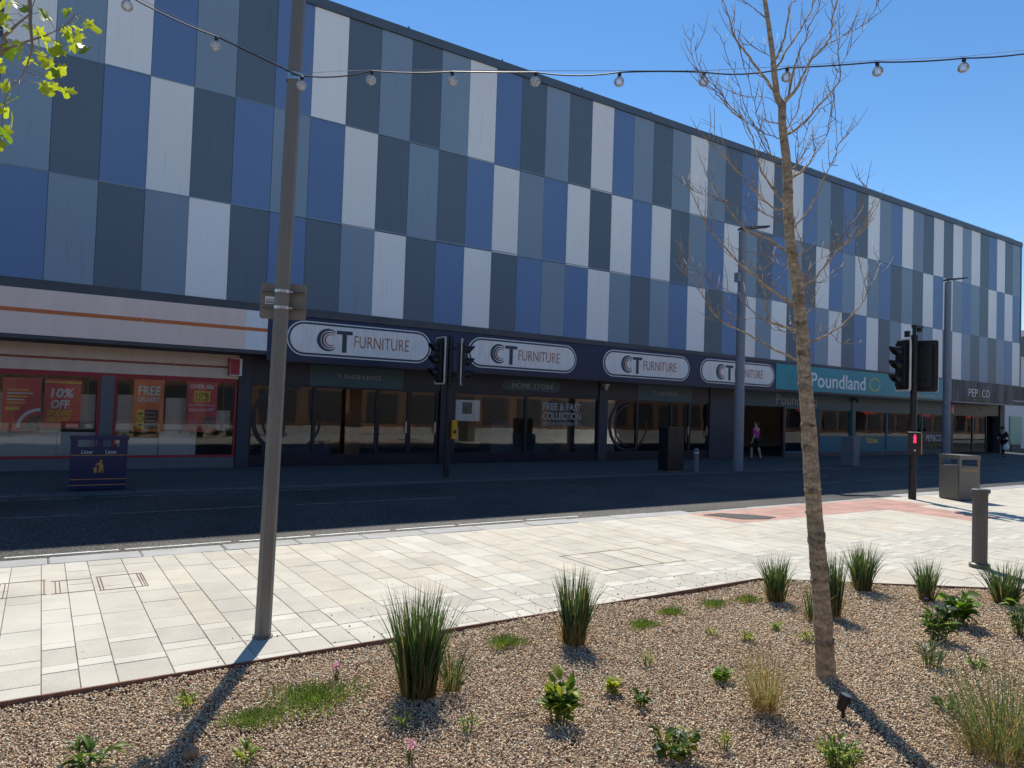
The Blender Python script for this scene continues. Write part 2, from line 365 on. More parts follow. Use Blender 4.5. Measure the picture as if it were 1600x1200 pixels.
# ---- lettering
def text_mesh(s, w, h, bold=0.0, extrude=0.004, italic=0.0):
    cu = bpy.data.curves.new('lettering', 'FONT'); cu.body = s; cu.size = 1; cu.offset = bold; cu.extrude = 0.01
    cu.align_x = 'LEFT'; cu.shear = italic; cu.resolution_u = 3
    o = link(bpy.data.objects.new('lettering', cu)); dg = bpy.context.evaluated_depsgraph_get()
    me = bpy.data.meshes.new_from_object(o.evaluated_get(dg)); bpy.data.objects.remove(o); bpy.data.curves.remove(cu)
    n = len(me.vertices); co = np.empty(n * 3); me.vertices.foreach_get('co', co); co = co.reshape(-1, 3)
    lo, hi = co.min(0), co.max(0); co = (co - lo) / np.maximum(hi - lo, 1e-6)
    co[:, 0] *= w; co[:, 1] *= h; co[:, 2] *= extrude
    me.vertices.foreach_set('co', co.reshape(-1)); me.materials.clear(); me.update(); return me

def text(s, x0, x1, z0, z1, y, m, parent, bold=0.0, italic=0.0, name='lettering'):
    """lettering on a wall that faces -Y; world coordinates, y is the surface"""
    me = text_mesh(s, x1 - x0, z1 - z0, bold, 0.006, italic); me.materials.append(m)
    o = put(name, me, parent, rot=(math.pi / 2, 0, 0))
    off = Vector((x0, y, z0)); p = parent
    while p is not None: off -= p.location; p = p.parent
    o.location = off; return o

def ring_poly(cx, cz, r, n=40, a0=0, a1=2 * math.pi):
    return [(cx + r * math.cos(a0 + (a1 - a0) * i / n), cz + r * math.sin(a0 + (a1 - a0) * i / n)) for i in range(n + (0 if abs(a1 - a0 - 2 * math.pi) < 1e-6 else 1))]

def capsule(x0, x1, z0, z1, n=14):
    r = (z1 - z0) / 2; cz = (z0 + z1) / 2
    return [(x1 - r + r * math.cos(a), cz + r * math.sin(a)) for a in np.linspace(-math.pi / 2, math.pi / 2, n)] + \
           [(x0 + r + r * math.cos(a), cz + r * math.sin(a)) for a in np.linspace(math.pi / 2, 3 * math.pi / 2, n)]

def crescent(cx, cz, r, w, a0, a1, off, n=30):
    """C-shaped crescent: outer arc radius r, inner arc shifted by off"""
    out = [(cx + r * math.cos(a), cz + r * math.sin(a)) for a in np.linspace(a0, a1, n)]
    inn = [(cx + off + (r - w) * math.cos(a), cz + (r - w) * math.sin(a)) for a in np.linspace(a1, a0, n)]
    return out + inn

# ------------------------------------------------------------------ ground, road, pavements
FY, SY = 19.2, 20.1
EDGE_Y = 5.2
SA, SB = np.array([6.85, 5.2]), np.array([11.2, 2.1])       # slanted edge of the planting bed
ns = np.array([-(SB - SA)[1], (SB - SA)[0]]); ns = ns / np.linalg.norm(ns)      # points to the paving

g = MB(); g.add([(-900, -900, -.14), (900, -900, -.14), (900, 900, -.14), (-900, 900, -.14)], [(0, 1, 2, 3)])
tag(g.build('ground', mat('ground_far', (0.20, 0.19, 0.17), .9, var=.2, scale=.3)), kind='structure')
plz = MB(); plz.add([(-45, -12.5, -.03), (150, -12.5, -.03), (150, 2.05, -.03), (11.27, 2.05, -.03), (11.27, 0.5, -.03), (-45, 0.5, -.03)], [(0, 1, 2, 3, 4, 5)])
tag(plz.build('plaza', M['plaza']), kind='structure')
tag(bx('road', M['asphalt'], None, -60, 110, 9.5, 15.3, -.13, -.03), kind='structure')

pv = MB(); pv.add([(-45, EDGE_Y, -.007), (SA[0], SA[1], -.007), (SB[0], SB[1], -.007), (70, 2.1, -.007), (70, 9.16, -.007), (-45, 9.16, -.007)], [(0, 1, 2, 3, 4, 5)])
pave = tag(pv.build('pavement', M['joint']), kind='structure')

def clip_half(poly, a, n):
    out = []
    for i in range(len(poly)):
        p, q = np.array(poly[i]), np.array(poly[(i + 1) % len(poly)])
        dp, dq = (p - a) @ n, (q - a) @ n
        if dp >= 0: out.append(tuple(p))
        if dp * dq < 0: out.append(tuple(p + (q - p) * dp / (dp - dq)))
    return out

TACT = [(10.0, 16.4, 8.02, 9.16), (14.6, 15.8, 6.42, 8.02)]
def in_tact(x0, x1, y0, y1):
    return any(x1 > a + .01 and x0 < b - .01 and y1 > c + .01 and y0 < d - .01 for a, b, c, d in TACT)

slabs = []                                  # (polygon, material key)
widths = [.21, .21, .33, .32, .22, .30, .26]
x = 0.08 - sum(widths); k = 0
G = 0.0024
while x < 34:
    w = widths[k % 7] if x < 12 else widths[k % 7] * 1.6
    fieldcol = ['cream', 'buff', 'cream', 'slight', 'cream', 'buff', 'sgrey', 'cream', 'slight', 'buff', 'cream'][(k * 5 + k // 7) % 11]
    y0 = 6.25 + random.uniform(-.04, .04)
    ystart = y0
    y = y0                                  # main field
    while y < 9.14:
        l = random.choice([.3, .42, .55, .7, .85]) * (1 if x < 12 else 1.4); y1 = min(y + l, 9.15)
        if 9.15 - y1 < .15: y1 = 9.15
        c = fieldcol if random.random() < .72 else random.choice(['cream', 'buff', 'sgrey', 'cream'])
        rects = [(x, x + w, y, y1)]
        for a, b, cc, d in TACT:
            new = []
            for (q0, q1, s0, s1) in rects:
                if q1 <= a or q0 >= b or s1 <= cc or s0 >= d: new.append((q0, q1, s0, s1)); continue
                if q0 < a: new.append((q0, a, s0, s1))
                if q1 > b: new.append((b, q1, s0, s1))
                m0, m1 = max(q0, a), min(q1, b)
                if s0 < cc: new.append((m0, m1, s0, cc))
                if s1 > d: new.append((m0, m1, d, s1))
            rects = new
        for q0, q1, s0, s1 in rects:
            if q1 - q0 > .02 and s1 - s0 > .02: slabs.append(([(q0 + G, s0 + G), (q1 - G, s0 + G), (q1 - G, s1 - G), (q0 + G, s1 - G)], c))
        y = y1
    y = ystart; j = k                       # border of grey setts with short light ones, down to the bed edge
    low = EDGE_Y + .02 if x < 6.9 else 2.12
    while y > low + .03:
        if y < low + .05: break
        if j % 2 == 0: l, c = random.uniform(.33, .42), 'sgrey'
        else: l, c = random.uniform(.12, .17), 'slight'
        if x > 6.9 and y < 4.9: l, c = random.choice([.35, .5, .65]), random.choice(['cream', 'sgrey', 'cream', 'buff'])
        y2 = max(y - l, low)
        if y2 - low < .08: y2 = low
        poly = [(x + G, y2 + G), (x + w - G, y2 + G), (x + w - G, y - G), (x + G, y - G)]
        if x + w > 6.8:
            if (np.mean(np.array(poly), axis=0)[1] < EDGE_Y + .5):
                poly = clip_half(poly, SA + ns * .03, ns) if y2 < EDGE_Y + .02 or x > 6.9 else poly
        if len(poly) >= 3: slabs.append((poly, c))
        y = y2; j += 1
    x += w; k += 1

def px_area(poly):
    c = np.mean(np.array(poly), axis=0); d = np.array([c[0], c[1], -1.85]); z = d @ ROT[:, 2]
    if z < .5: return 0
    u = d @ ROT[:, 0] / z * F; v = d @ ROT[:, 1] / z * F
    if abs(u) > 850 or v > 650: return 0
    xs = [p[0] for p in poly]; ys = [p[1] for p in poly]
    return (max(xs) - min(xs)) * (max(ys) - min(ys)) * 1.85 / np.linalg.norm(d) ** 3
order = sorted(range(len(slabs)), key=lambda i: -px_area(slabs[i][0]))
near = set(order[:300])
rest = MB(); keys = ['cream', 'buff', 'sgrey', 'slight']
for i, (poly, c) in enumerate(slabs):
    dz = random.uniform(-.0015, .0015)
    if i in near: MB().slab(poly, -.006, dz, .003).build('paving_slab', M[c], pave)
    else: rest.slab(poly, -.006, dz, .003, keys.index(c))
tag(rest.build('paving_slabs', [M[q] for q in keys], pave), kind='stuff')
far_p = MB(); far_p.box(34.0, 70, 2.1, 9.15, -.006, -.001); far_p.build('paving_field', M['plaza'], pave)

# tactile blister paving
tm = MB(); tm.slab([(-.197, -.197), (.197, -.197), (.197, .197), (-.197, .197)], -.006, 0, .003)
for i in range(6):
    for j in range(6):
        cx, cy = -.167 + i * .0667, -.167 + j * .0667; r = .0155
        vs = [(cx + r * math.cos(a), cy + r * math.sin(a), 0) for a in np.arange(6) * math.pi / 3] + [(cx + .6 * r * math.cos(a), cy + .6 * r * math.sin(a), .0055) for a in np.arange(6) * math.pi / 3]
        tm.add(vs, [(q, (q + 1) % 6, 6 + (q + 1) % 6, 6 + q) for q in range(6)] + [tuple(range(6, 12))])
t0 = tm.build('tactile_slab', M['tact'], pave); tmesh = t0.data; first = True
for a, b, c, d in TACT:
    nx = round((b - a) / .4); ny = max(1, round((d - c) / .4))
    for i in range(nx):
        for j in range(ny):
            o = t0 if first else put('tactile_slab', tmesh, pave); first = False
            o.location = (a + .2 + i * .4, c + (d - c) / ny * (j + .5), .001); o.scale = (1, (d - c) / ny / .4, 1)
pt = MB(); pt.slab([(10.12, 8.92), (10.45, 8.25), (10.9, 8.1), (11.25, 8.2), (11.0, 8.6), (10.6, 8.95)], .002, .010, .002)
tag(pt.build('tarmac_patch', M['asphalt']), 'dark tarmac patch filling a hole in the red tactile paving', 'patch')

# kerbs
for i in range(48):
    x0 = -2.6 + i * .914; h = random.uniform(-.006, .004) - (.035 if 9.6 < x0 < 16.6 else 0)
    MB().slab([(x0 + .003, 9.165), (x0 + .909, 9.165), (x0 + .909, 9.53 + random.uniform(-.008, .008)), (x0 + .003, 9.53)], -.1, h, .012).build('kerb_stone', M['kerb'], pave)
fpave = tag(bx('far_pavement', M['farpave'], None, -60, 110, 15.5, 26.5, -.12, 0.0), kind='structure')
for i in range(66):
    x0 = -3 + i * .914
    MB().slab([(x0 + .004, 15.24 + random.uniform(-.006, .006)), (x0 + .908, 15.24), (x0 + .908, 15.498), (x0 + .004, 15.498)], -.1, random.uniform(-.004, .006), .015).build('kerb_stone', M['farkerb'], fpave)

# painted lines
def line(x0, x1, y, w, m='paint'):
    return bx('painted_line', M[m], roadm, x0, x1, y - w / 2, y + w / 2, -.0295, -.026, world=False)
roadm = tag(link(bpy.data.objects.new('road_markings', None)), kind='structure')
xx = -2.5
while xx < 7:
    l = random.uniform(.9, 1.35); line(xx, xx + l, 9.83 + random.uniform(-.006, .006), .055); xx += l + random.uniform(.04, .12)
for a, b in ((-3, .75), (.95, 3.3), (3.9, 7.2)): line(a, b, 12.85, .06, 'oldpaint')
for a, b in ((-2, .7), (.9, 2.9), (3.1, 5.2)): line(a, b, 14.95, .07, 'oldpaint')
for a, b in ((17, 20), (20.5, 26), (27, 33)): line(a, b, 12.2, .07, 'oldpaint')
ob = MB(); ob.add([(18.6, 12.6, -.0265), (21.3, 13.6, -.0265), (21.3, 13.68, -.0265), (18.6, 12.68, -.0265)], [(0, 1, 2, 3)]); ob.build('painted_line', M['oldpaint'], roadm)

# steel edging of the bed and access covers
edg = MB(); p0, p1, p2 = np.array([-3.0, EDGE_Y]), SA, SB
edg.box(-3, 6.86, EDGE_Y - .008, EDGE_Y + .008, -.1, .012)
d = (SB - SA) / np.linalg.norm(SB - SA)
c4 = [SA - ns * .008, SB - ns * .008, SB + ns * .008, SA + ns * .008]
edg.add([(q[0], q[1], -.1) for q in c4] + [(q[0], q[1], .011) for q in c4], [(0, 3, 2, 1), (4, 5, 6, 7), (0, 1, 5, 4), (1, 2, 6, 5), (2, 3, 7, 6), (3, 0, 4, 7)])
tag(edg.build('steel_edging', M['rust']), 'thin rusty steel edging strip between the paving and the gravel bed', 'edging')
def cover(x0, x1, y0, y1, bars, label, m, wd=.012):
    t = thing('access_cover', label, 'access cover', (x0, y0, 0))
    bx('frame_strip', M[m], t, x0, x1, y0, y0 + .008, .0015, .004); bx('frame_strip', M[m], t, x0, x1, y1 - .008, y1, .0015, .004)
    for b in bars: bx('bar', M[m], t, b, b + wd * .6, y0 + .01, y1 - .01, .0015, .005)
    return t
cover(.535, .955, 7.74, 8.33, (.545, .572, .90, .925, .945), 'paved access cover with rusty bars, nearest the tall lamp column of the three', 'rust')
cover(.16, .50, 7.78, 8.30, (.19, .225), 'small paved access cover with two rusty bars, middle one of the three', 'rust')
cover(-.55, .12, 7.80, 8.40, (-.25, -.21, .10), 'paved access cover cut by the left edge of the photo', 'rust')
cover(5.5, 6.85, 6.28, 7.15, (5.52, 6.1, 6.45, 6.83), 'large recessed paved cover with thin dark seams, behind the young tree', 'joint', .006)

# ------------------------------------------------------------------ the retail building
bld = thing('retail_building', 'long retail building clad in blue, slate and pale grey panels above the shops', 'building', (20, FY, 0))
B = lambda n, m, *b: bx(n, M[m], bld, *b)
B('wall', 'backing', -16, 49.62, FY + .035, 44, 3.0, 12.62)
B('roof', 'roof', -16, 49.6, FY + .2, 44, 12.62, 12.70)
cop = B('coping', 'coping', -16, 49.72, FY - .06, FY + .34, 12.66, 12.92)
B('end_flashing', 'coping', 49.62, 49.72, FY - .02, 44, 3.0, 12.655)
for i in range(15):
    MB().tube([(2.0 + i * 3.3, FY + .05, 12.9), (2.0 + i * 3.3, FY + .05, 13.02)], .03, 6).build('roof_anchor', M['coping'], cop, world=True)
MB().tube([(28, FY + .05, 13.0), (48.8, FY + .05, 13.0)], .012, 5).build('safety_wire', M['coping'], cop, world=True)
EX = np.interp(np.arange(-16, 51), [-16, 1, 7, 14, 23, 35, 50], [-16.7, -.09, 5.79, 12.69, 21.61, 33.97, 49.6])
ex = lambda k: EX[k + 16]
R1 = 'LSLBSDBLDSDSLBDSDLBSDSLSDBLDLBSDBDLSBLSDLDLSLDBLDS'
R2 = 'SDBLDBSBLDSDBLSBLDLBLDSBLSDBSDLBSLSBDSDLBLSBSDLBLB'
R3 = 'BSDSLDBDSLDBLDBSBLSDSBLDBLSLDBSLDBLDSLDSLDLSDSDSBL'
zrow = [lambda X: 12.66, lambda X: np.interp(X, [0, 15, 50], [9.61, 9.54, 9.55]), lambda X: np.interp(X, [0, 10, 50], [6.84, 6.75, 6.73]),
        lambda X: np.interp(X, [0, 10, 30, 50], [4.36, 4.26, 4.17, 4.10])]
for r, seq in enumerate((R1, R2, R3)):
    for k in range(-9, 50):
        ch = seq[k] if k >= 0 else ('N' if (r == 0 and k == -1) else random.Random(k * 3 + r).choice('SBDLSD'))
        x0, x1 = ex(k) + .005, ex(k + 1) - .005
        q = MB(); yo = random.uniform(0, .004)
        ps = [(x0, zrow[r + 1](x0) + .006), (x1, zrow[r + 1](x1) + .006), (x1, zrow[r](x1) - .006), (x0, zrow[r](x0) - .006)]
        q.prism(ps, FY + yo, FY + .03)
        q.v = [(v[0], v[1] + random.uniform(-.004, .004) if i < 4 else v[1], v[2]) for i, v in enumerate(q.v)]
        q.build('panel', M['p' + ch], bld, world=True)
    if r:
        q = MB(); q.prism([(-9, zrow[r](-9) - .012), (49.6, zrow[r](49.6) - .012), (49.6, zrow[r](49.6) + .012), (-9, zrow[r](-9) + .012)], FY - .012, FY + .02)
        q.build('rail', M['pS'], bld, world=True)
q = MB(); q.prism([(-16, 4.12), (49.66, 4.085), (49.66, zrow[3](49.66) + .005), (0, 4.36), (-16, 4.36)], FY - .05, FY + .034); q.build('trim', M['trim'], bld, world=True)
# piers and inner walls
for a, b, m in ((4.40, 4.72, 'pier'), (10.50, 11.02, 'darknavy'), (17.02, 17.42, 'pier'), (22.95, 24.35, 'pier'), (42.5, 43.2, 'pier'), (49.0, 49.6, 'pier')):
    B('pier', m, a, b, SY - .12, SY + .3, 0, 2.998)
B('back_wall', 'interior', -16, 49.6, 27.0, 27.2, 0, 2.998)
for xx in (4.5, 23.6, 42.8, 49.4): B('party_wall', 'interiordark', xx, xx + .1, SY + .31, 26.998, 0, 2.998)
B('side_wall', 'pier', -16.2, -16, SY, 44, 0, 2.998)
B('shop_floor', 'carpet', -16, 49.6, SY + .02, 26.99, .002, .02)

# ---- shopfronts
def pane(parent, x0, x1, z0, z1, fm, fw=.05, y=SY):
    g_ = bx('window_pane', M['glass'], parent, x0 + fw, x1 - fw, y - .004, y + .004, z0 + fw, z1 - fw)
    q = MB(); q.box(x0, x1, y - .045, y + .045, z0, z0 + fw); q.box(x0, x1, y - .045, y + .045, z1 - fw, z1)
    q.box(x0, x0 + fw, y - .045, y + .045, z0 + fw, z1 - fw); q.box(x1 - fw, x1, y - .045, y + .045, z0 + fw, z1 - fw)
    q.build('window_frame', M[fm], parent, world=True); return g_

# left shop: pale fascia with orange line
s1 = thing('shopfront', 'shopfront with pale pinkish fascia, orange stripe and red-framed windows', 'shopfront', (-4, SY, 0))
fa = bx('fascia_board', M['pinkwhite'], s1, -12, 4.30, FY - .12, FY + .03, 3.11, 4.13)
bx('fascia_end', M['bluewhite'], s1, 4.304, 4.86, FY - .118, FY + .03, 3.112, 4.128)
for a, b in ((-12, -4.1), (-4.09, 1.95), (1.958, 4.86)): bx('stripe', M['orange'], s1, a, b, FY - .127, FY - .1205, 3.60, 3.69)
bx('canopy_edge', M['trim'], s1, -12, 4.86, FY - .10, FY + .6, 3.02, 3.108)
bx('lower_fascia', M['beige'], s1, -12, 4.38, SY - .10, SY + .2, 2.36, 2.99)
for a, b in ((-12, -3.02), (-3.01, .52), (.528, 2.82), (2.828, 4.1)): bx('stripe', M['redline'], s1, a, b, SY - .108, SY - .1005, 2.63, 2.685)
bx('head_rail', M['redframe'], s1, -12, 4.38, SY - .07, SY + .1, 2.302, 2.358)
bx('stall_riser', M['greytile'], s1, -12, 4.38, SY - .06, SY + .1, 0, .275)
bx('tiled_pier', M['greytile'], s1, 1.20, 1.49, SY - .075, SY + .12, .276, 2.30)
for j in range(6): bx('pier_joint', M['pier'], s1, 1.20, 1.49, SY - .0775, SY - .0755, .55 + j * .29, .556 + j * .29)
for a, b in ((-7.2, -4.2), (-4.15, -1.6), (-1.55, 1.195), (1.495, 4.38)): pane(s1, a, b, .28, 2.30, 'redframe', .055)
for a, b, h in ((-7, -4.4, .95), (-4.1, -1.7, .95), (-1.5, .35, .93), (.36, 1.15, .9), (1.62, 2.55, .75), (2.57, 3.45, .93)):
    MB().box(a, b, SY + .22, SY + .26, .3, h).build('shelf_back', M['offwhite'], s1, world=True)
for a, b, h in ((-7, -4.3, 1.86), (-4.1, -1.7, 1.86), (-1.5, 1.12, 1.82), (1.6, 2.66, 1.84), (2.70, 3.35, 1.80), (3.95, 4.3, 1.5)):
    bx('display_board', M['beige'], s1, a, b, SY + .30, SY + .34, .96, h)
bs = thing('projecting_sign', 'small red box sign with white side at the end of the pale lower fascia', 'sign', (4.2, SY - .1, 2.45))
bx('sign_body', M['white'], bs, 4.12, 4.42, SY - .32, SY - .11, 2.44, 2.90); bx('sign_face', M['redframe'], bs, 4.10, 4.118, SY - .31, SY - .12, 2.45, 2.89)
bx('sign_front', M['redframe'], bs, 4.125, 4.36, SY - .326, SY - .3205, 2.46, 2.88)
bx('lower_return', M['beige'], s1, 4.385, 4.395, SY - .09, SY + .1, 2.36, 2.98)

def poster(label, x0, x1, z0, z1, m, y=SY + .03):
    t = thing('poster', label, 'poster', ((x0 + x1) / 2, y, z0)); bx('sheet', M[m], t, x0, x1, y, y + .006, z0, z1); return t
PY = SY + .028
p = poster('red poster with pale lines of text and a white ring, at the left edge', -.75, .0, .92, 2.16, 'pred')
for j, (w, m) in enumerate(((.42, 'letteryellow'), (.50, 'white'), (.40, 'letteryellow'), (.34, 'white'), (.36, 'letteryellow'))):
    bx('text_line', M[m], p, -.66, -.66 + w, SY + .024, SY + .0295, 1.86 - j * .075, 1.89 - j * .075)
bx('label_band', M['letteryellow'], p, -.68, -.40, SY + .024, SY + .0295, 1.41, 1.48)
q = MB(); q.prism(crescent(.0, 1.0, .46, .07, math.pi * .5, math.pi, 0), SY + .024, SY + .0295); q.build('ring', M['white'], p, world=True)
q = MB(); q.prism([(0, .93)] + ring_poly(.0, .93, .36, 14, math.pi * .5, math.pi), SY + .0235, SY + .0293); q.build('picture', M['photo'], p, world=True)
p = poster('red poster reading 10% OFF STUDENT DISCOUNT in white and yellow', .06, .80, 1.02, 2.16, 'pred')
bx('band', M['letteryellow'], p, .06, .80, PY - .006, PY - .0005, 2.07, 2.11)
text('10%', .18, .66, 1.72, 1.95, PY - .004, M['white'], p, .03, .15); text('OFF', .20, .58, 1.46, 1.67, PY - .004, M['white'], p, .03, .15)
text('STUDENT', .12, .64, 1.29, 1.42, PY - .004, M['letteryellow'], p, .02, .15); text('DISCOUNT', .14, .60, 1.16, 1.265, PY - .004, M['letteryellow'], p, .02, .15)
p = poster('orange poster reading FREE DELIVERY in the right red-framed window', 1.93, 2.62, .93, 2.26, 'porange')
text('FREE', 2.03, 2.53, 1.85, 2.08, PY - .004, M['white'], p, .02); text('DELIVERY', 2.03, 2.52, 1.67, 1.80, PY - .004, M['white'], p, .015)
bx('panel', M['letteryellow'], p, 2.02, 2.18, PY - .006, PY - .0005, 1.0, 1.48); bx('panel', M['black'], p, 2.19, 2.50, PY - .006, PY - .0005, 1.0, 1.48)
q = MB(); q.prism(crescent(2.1, 1.245, .065, .015, 0, 2 * math.pi - .01, 0), PY - .009, PY - .0065); q.build('clock_ring', M['black'], p, world=True)
for j in range(4): bx('text_line', M['lettergrey'], p, 2.22, 2.46 - .03 * (j % 2), PY - .009, PY - .0065, 1.09 + j * .1, 1.115 + j * .1)
for z in (1.10, 1.38): bx('mark', M['black'], p, 2.05, 2.15, PY - .009, PY - .0065, z - .03, z + .03)
p = poster('crimson poster reading OVER 60s 10% DISCOUNT beside the dark pier', 3.15, 3.90, .93, 2.26, 'pred2')
text('OVER 60s', 3.22, 3.80, 2.06, 2.18, PY - .004, M['white'], p, .02)
bx('price_box', M['letteryellow'], p, 3.34, 3.72, PY - .006, PY - .0005, 1.72, 2.0)
text('10%', 3.37, 3.69, 1.84, 1.97, PY - .008, M['black'], p, .02); text('DISCOUNT', 3.37, 3.69, 1.74, 1.81, PY - .008, M['black'], p, .02)
text('every TUESDAY with the', 3.20, 3.84, 1.59, 1.67, PY - .004, M['white'], p); text('Bonus Card APP', 3.22, 3.82, 1.47, 1.56, PY - .004, M['white'], p, .01)
bx('picture', M['photo'], p, 3.56, 3.86, PY - .006, PY - .0005, .98, 1.32)
for j in range(5): bx('text_line', M['lettergrey'], p, 3.21, 3.46, PY - .006, PY - .0005, 1.0 + j * .05, 1.022 + j * .05)

# furniture shop
s2 = thing('shopfront', 'dark navy furniture shopfront with four oval signs on its fascia', 'shopfront', (15, SY, 0))
bx('fascia_board', M['navy'], s2, 4.865, 25.95, FY - .10, FY + .03, 2.94, 4.08)
bx('fascia_lip', M['darknavy'], s2, 4.865, 25.95, FY - .14, FY + .05, 2.86, 2.938)
for a, b in ((4.72, 10.50), (11.02, 17.02), (17.42, 22.95)):
    bx('lower_fascia', M['darknavy'], s2, a, b, SY - .07, SY + .2, 2.27, 2.996)
    bx('stall_riser', M['blackframe'], s2, a, b, SY - .05, SY + .1, 0, .27)
for a, b in ((4.73, 6.5), (6.5, 8.42), (11.03, 13.83), (13.83, 17.01), (17.43, 18.97), (18.97, 20.79)): pane(s2, a, b, .272, 2.268, 'blackframe', .05)
def door(parent, x0, x1):
    g_ = pane(parent, x0, x1, .275, 2.268, 'blackframe', .06)
    d_ = bx('door_handle', M['steel'], parent, x1 - .12, x1 - .095, SY - .10, SY - .06, .95, 1.3)
    return g_
for a, b in ((8.43, 9.46), (9.47, 10.45), (20.80, 21.83), (21.84, 22.92)): door(s2, a, b)
def oval(label, x0, x1):
    z0, z1 = 3.05, 3.99
    t = thing('shop_sign', label, 'sign', ((x0 + x1) / 2, FY - .1, z0), group='oval signs on the navy fascia')
    MB().prism(capsule(x0, x1, z0, z1), FY - .125, FY - .102).build('border', M['white'], t, world=True)
    MB().prism(capsule(x0 + .03, x1 - .03, z0 + .03, z1 - .03), FY - .13, FY - .1255).build('inner_border', M['letterdark'], t, world=True)
    MB().prism(capsule(x0 + .085, x1 - .085, z0 + .085, z1 - .085), FY - .136, FY - .1305).build('face', M['whitesign'], t, world=True)
    w = x1 - x0; cx = x0 + w * .262; yy = FY - .1365
    for r, wd, m, o in ((.31, .055, 'letterdark', .05), (.225, .03, 'letterdark', .028), (.165, .024, 'letterorange', .022)):
        MB().prism(crescent(cx + (.31 - r) * .45, 3.52, r, wd, math.radians(50), math.radians(310), o), yy - .006, yy).build('crescent', M[m], t, world=True)
    ex_ = x0 + w * .318
    q = MB(); q.box(ex_, ex_ + .46, yy - .006, yy, 3.70, 3.80); q.box(ex_ + .165, ex_ + .295, yy - .006, yy, 3.20, 3.699); q.build('letter', M['letterdark'], t, world=True)
    text('FURNITURE', x0 + w * .44, x0 + w * .83, 3.36, 3.69, yy - .001, M['letterorange'], t, -.008)
    return t
oval('leftmost oval CT FURNITURE sign, largest in view, beside the near lamp column', 5.36, 9.63)
oval('oval CT FURNITURE sign directly right of the far traffic signal', 10.90, 15.16)
oval('third oval CT FURNITURE sign, above the black cabinet, unobstructed', 16.36, 20.70)
oval('rightmost oval CT FURNITURE sign, crossed by the grey lamp post', 21.30, 25.85)
def phone(label, x0, x1, a, b):
    t = thing('phone_sign', label, 'sign', (x0, SY - .07, 2.28)); bx('sign_panel', M['tealgrey'], t, x0, x1, SY - .085, SY - .072, 2.275, 2.87)
    text('T: 01670 630103', a, b, 2.51, 2.64, SY - .088, M['lettergrey'], t)
phone('dark teal phone number sign under the leftmost oval sign', 6.32, 9.2, 7.12, 8.46)
phone('dark teal phone number sign above the doors behind the black cabinet', 18.92, 21.9, 19.75, 21.05)
t = thing('name_sign', 'rounded teal HOME STORE sign above the middle window', 'sign', (14, SY - .07, 2.45))
MB().prism(capsule(12.80, 15.22, 2.42, 2.77), SY - .085, SY - .072).build('sign_panel', M['tealgrey'], t, world=True)
text('HOME STORE', 13.18, 14.92, 2.50, 2.67, SY - .088, M['lettergrey'], t)
for cx, lab in ((5.75, 'dark ring shaped window sticker behind the near lamp column'), (18.55, 'dark ring shaped window sticker left of the black cabinet')):
    q = MB(); q.prism(crescent(cx, 1.30, .98, .10, math.radians(70), math.radians(372), .03), SY - .010, SY - .006); q.prism(crescent(cx + .1, 1.3, .80, .05, math.radians(95), math.radians(260), .02), SY - .010, SY - .006)
    tag(q.build('window_sticker', M['blackframe']), lab, 'sticker')
t = thing('notice', 'white notice with a grey photo in the window beside the far traffic signal', 'notice', (11.5, SY + .02, 1.35))
bx('sheet', M['white'], t, 11.12, 12.02, SY + .02, SY + .026, 1.35, 2.03); bx('photo', M['photo'], t, 11.36, 11.72, SY + .013, SY + .0195, 1.58, 1.96); bx('slip', M['white'], t, 11.82, 12.0, SY + .008, SY + .0125, 1.46, 1.72)
t = thing('window_lettering', 'grey FREE & FAST COLLECTION lettering on the middle window', 'lettering', (15.4, SY - .01, 1.2))
text('FREE & FAST', 14.55, 16.25, 1.78, 2.04, SY - .008, M['lettergrey'], t, .03); text('COLLECTION', 14.55, 16.25, 1.45, 1.72, SY - .008, M['lettergrey'], t, .03)
text('OF YOUR UNWANTED ITEMS', 14.55, 16.25, 1.25, 1.37, SY - .008, M['lettergrey'], t, .02)
t = thing('camera_dome', 'small white security camera on the pier under the navy fascia', 'camera', (17.2, SY - .13, 2.7))
q = MB(); q.box(17.12, 17.30, SY - .32, SY - .121, 2.72, 2.80); q.tube([(17.21, SY - .24, 2.72), (17.21, SY - .24, 2.64), (17.21, SY - .24, 2.58)], [.075, .07, .03], 10); q.build('housing', M['offwhite'], t, world=True)
# furniture seen inside
def sofa(label, x, y, w, m):
    t = thing('sofa', label, 'sofa', (x, y, .02))
    MB().box(-w / 2, w / 2, -.4, .4, .1, .42).build('seat', M[m], t); MB().box(-w / 2, w / 2, .25, .45, .42, .85).build('backrest', M[m], t)
    for s in (-1, 1): MB().box(s * w / 2 - .1, s * w / 2 + .1, -.42, .45, .1, .62).build('armrest', M[m], t)
sofa('dark sofa inside the furniture shop, behind the leftmost window', 6.6, 22.3, 1.9, 'sofa'); sofa('dark sofa inside the furniture shop, behind the middle window', 15.2, 22.5, 2.0, 'sofa')
tag(bx('counter', M['sofaorange'], None, 8.4, 10.6, 22.0, 22.5, .85, 1.15), 'orange counter seen through the furniture shop doors', 'counter')
for xx, lab in ((8.0, 'brown timber column inside the leftmost furniture window'), (16.5, 'brown timber column inside the middle furniture window')):
    tag(bx('column', M['wood'], None, xx, xx + .5, 21.6, 22.0, .02, 2.99), lab, 'column')
tag(bx('armchair', M['sofa'], None, 13.2, 14.0, 21.3, 22.0, .02, 1.3), 'tall dark wing chair inside beside the window mullion', 'chair')

